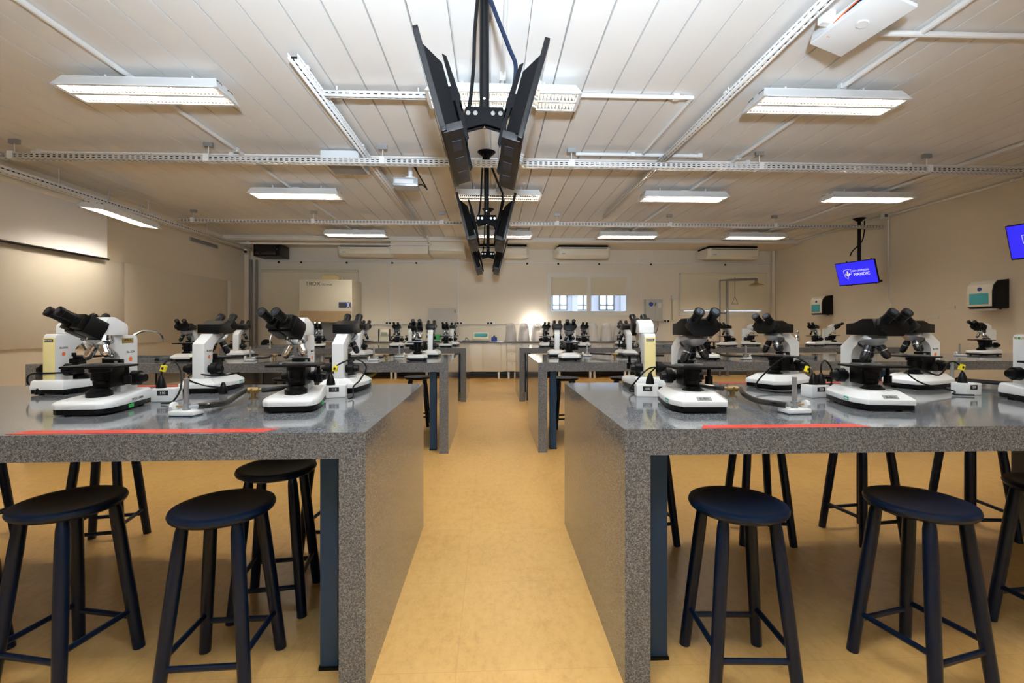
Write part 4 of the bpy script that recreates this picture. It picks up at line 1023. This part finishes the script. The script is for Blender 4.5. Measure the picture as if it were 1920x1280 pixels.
for i, (x, z, n) in enumerate(((-2.60, 1.30, 'double black socket at the foot of the conduit right of the hood'), (-.82, 1.30, 'double socket right of the grey board'), (-.05, 1.30, 'double black socket above the cream instrument'), (4.52, 1.36, 'socket at the lower right corner of the electric panel'))):
    t = thing('wall_socket', n, 'socket', (x, YB, z), 0, 'wall sockets on the back wall')
    B().box(-.085, .085, -.045, -.001, 0, .085).build('housing', SOCK, t, bev=.005)
    for s in (-1, 1): B().box(s*.04-.026, s*.04+.026, -.050, -.045, .018, .068).build('socket_face', BLACK, t, bev=.003)
# electric panel
t = thing('electric_panel', 'grey electric panel with blue round label on the back wall', 'electric panel', (4.16, YB, 1.40), 0)
B().box(-.22, .21, -.16, -.001, 0, .56).build('cabinet', GREYB, t, bev=.006)
B().box(-.20, .01, -.168, -.16, .02, .54).build('door', GREYB, t, bev=.003); B().box(.02, .20, -.168, -.16, .02, .54).build('door', GREYB, t, bev=.003)
B().cyl((-.09, -.168, .43), (-.09, -.172, .43), .055).build('round_label', BLUEP, t); B().prism([(0, .38), (.03, .40), (.04, .48), (.02, .46)], 'y', -.172, -.168).build('arc_label', INK, t)
B().box(.09, .18, -.172, -.168, .34, .47).build('paper_label', SOCK, t); B().box(.22, .32, -.06, -.001, .04, .16).build('side_socket', CREAM, t)
B().tube([(.12, -.08, .0), (.13, -.05, -.15), (.08, -.04, -.30), (-.02, -.03, -.40)], .008).build('cable', BLACK, t)
t = thing('wall_duct', 'cream vertical duct on the back wall between panel and blind', 'duct', (4.72, YB, 1.44), 0)
B().box(-.055, .055, -.07, -.001, 0, .52).build('body', CREAM, t, bev=.006); B().box(-.075, .075, -.08, -.001, .52, .62).build('cap', SOCK, t, bev=.006)
# covered microscopes on the counter
BG = 'microscopes under clear plastic covers'
BGL = ['bagged microscope on the back counter, leftmost of the plastic covered ones', 'bagged microscope second from left in the plastic covered line', 'bagged microscope third from left in the plastic covered line, by the bright glow', 'bagged microscope fourth from left in the plastic covered line',
       'bagged microscope fifth from left in the plastic covered line', 'bagged microscope sixth from left, under the small window', 'bagged microscope seventh from left, with bluish cover', 'bagged microscope eighth from left in the plastic covered line', 'bagged microscope rightmost in the plastic covered line']
bag0 = None
for i, x in enumerate((.47, .80, 1.13, 1.46, 1.80, 2.17, 2.51, 2.86, 3.20)):
    if bag0 is None:
        t = thing('covered_microscope', BGL[i], 'covered microscope', (x, 11.62, .9), 0, BG); bag0 = t
        prof = [(.168, 0), (.164, .05), (.152, .16), (.146, .27), (.132, .36), (.095, .425), (.04, .445), (.001, .446)]
        R = []
        for j, (r, z) in enumerate(prof):
            R.append([(.93*r*(1+.06*math.sin(5*k*2*PI/28+j)+.04*math.sin(9*k*2*PI/28-j*2))*math.cos(2*PI*k/28)*.92, .93*r*1.02*(1+.05*math.sin(6*k*2*PI/28+j*1.7))*math.sin(2*PI*k/28), z) for k in range(28)])
        B().rings(R).build('plastic_cover', BAG, t, ang=60)
        B().prism([(-.10, .004), (.12, .004), (.12, .05), (-.10, .05)], 'x', -.08, .08).prism([(.04, .05), (.10, .05), (.10, .30), (-.05, .30), (-.05, .26), (.04, .22)], 'x', -.03, .03).build('body', CREAM, t, bev=.004)
        B().box(-.05, .05, -.08, .06, .30, .36).box(-.07, .07, -.09, .02, .16, .172).build('head', BLACK, t, bev=.004)
    else: dup(bag0, (x, 11.62+.02*((i*7) % 3-1), .9), .5*i, BGL[i])

# emergency shower
t = thing('emergency_shower', 'grey pipe emergency shower with pull handle at the back right', 'emergency shower', (5.87, 11.66, 0), 0)
B().pipe([(.10, 0, 0), (.10, 0, 2.44), (.80, -.10, 2.46), (.80, -.10, 2.40)], .028).build('main_pipe', GREYP, t)
B().pipe([(-.09, 0, .0), (-.09, 0, 2.43), (.10, 0, 2.44)], .018).box(-.09, .10, -.015, .015, 1.58, 1.62).build('supply_pipe', GREYP, t)
B().multi([(.80, -.10, 2.40), (.80, -.10, 2.36), (.80, -.10, 2.32), (.80, -.10, 2.305)], [.03, .05, .16, .17], 24).build('shower_head', GOLD, t)
B().cyl((.28, -.03, 2.44), (.28, -.03, 2.50), .012).cyl((.28, -.03, 2.44), (.28, -.03, 2.02), .006, seg=8).pipe([(.28, -.03, 2.02), (.20, -.03, 1.83), (.36, -.03, 1.83), (.28, -.03, 2.02)], .007).build('pull_handle', GREYP, t)
B().cyl((.10, 0, 0), (.10, 0, .02), .07).cyl((-.09, 0, 0), (-.09, 0, .02), .05).build('floor_flange', GREYP, t)
# olive hose hung under the second left bench
tag(B().tube([(-1.75, 5.05, .785), (-1.68, 5.02, .73), (-1.50, 5.0, .70), (-1.30, 5.02, .73), (-1.22, 5.05, .785)], .018, 10).build('garden_hose', OLIVE), 'olive hose sagging under the top of the second left bench', 'hose')

# ------------------------------------------------------------------ light
w = bpy.data.worlds.new('world'); SC.world = w; w.use_nodes = True
nt = w.node_tree; bg = nt.nodes['Background']
bg.inputs['Color'].default_value = (.80, .90, 1., 1)
bg.inputs['Strength'].default_value = 1.15
def portal(x0, x1, z0, z1, y, facing):
    l = bpy.data.lights.new('daylight_portal', 'AREA'); l.shape = 'RECTANGLE'; l.size = x1-x0; l.size_y = z1-z0
    l.cycles.is_portal = True
    o = bpy.data.objects.new('daylight_portal', l); COL.objects.link(o); o.location = ((x0+x1)/2, y, (z0+z1)/2)
    o.rotation_euler = (PI/2 if facing > 0 else -PI/2, 0, 0)
for a, c, z0, z1 in FW: portal(a, c, z0, z1, YF-.21, 1)
a, c, z0, z1 = WIN[2]; portal(a, c, z0, z1, YB+.21, -1)
# photographer's flash head on a high stand above the camera, turned up to bounce off the ceiling
l = bpy.data.lights.new('bounce_flash', 'SPOT'); l.energy = 950; l.color = (.74, .87, 1.); l.spot_size = math.radians(112); l.spot_blend = 1.; l.shadow_soft_size = .12
o = bpy.data.objects.new('bounce_flash', l); COL.objects.link(o); o.location = (.05, -.6, 1.75); o.rotation_euler = (math.radians(90+42), 0, 0)
# lamp glowing among the covered microscopes
l = bpy.data.lights.new('microscope_lamp', 'POINT'); l.energy = 4.5; l.color = (1, .95, .88); l.shadow_soft_size = .03
o = bpy.data.objects.new('microscope_lamp', l); COL.objects.link(o); o.location = (1.08, 11.86, 1.34)

SC.view_settings.view_transform = 'Standard'; SC.view_settings.look = 'None'
SC.view_settings.gamma = 1; SC.view_settings.use_curve_mapping = False
SC.view_settings.exposure = 1.18
SC.cycles.use_denoising = True
SC.cycles.max_bounces = 8; SC.cycles.diffuse_bounces = 5; SC.cycles.glossy_bounces = 4; SC.cycles.transmission_bounces = 6
SC.cycles.sample_clamp_indirect = 6
SC.cycles.use_light_tree = True
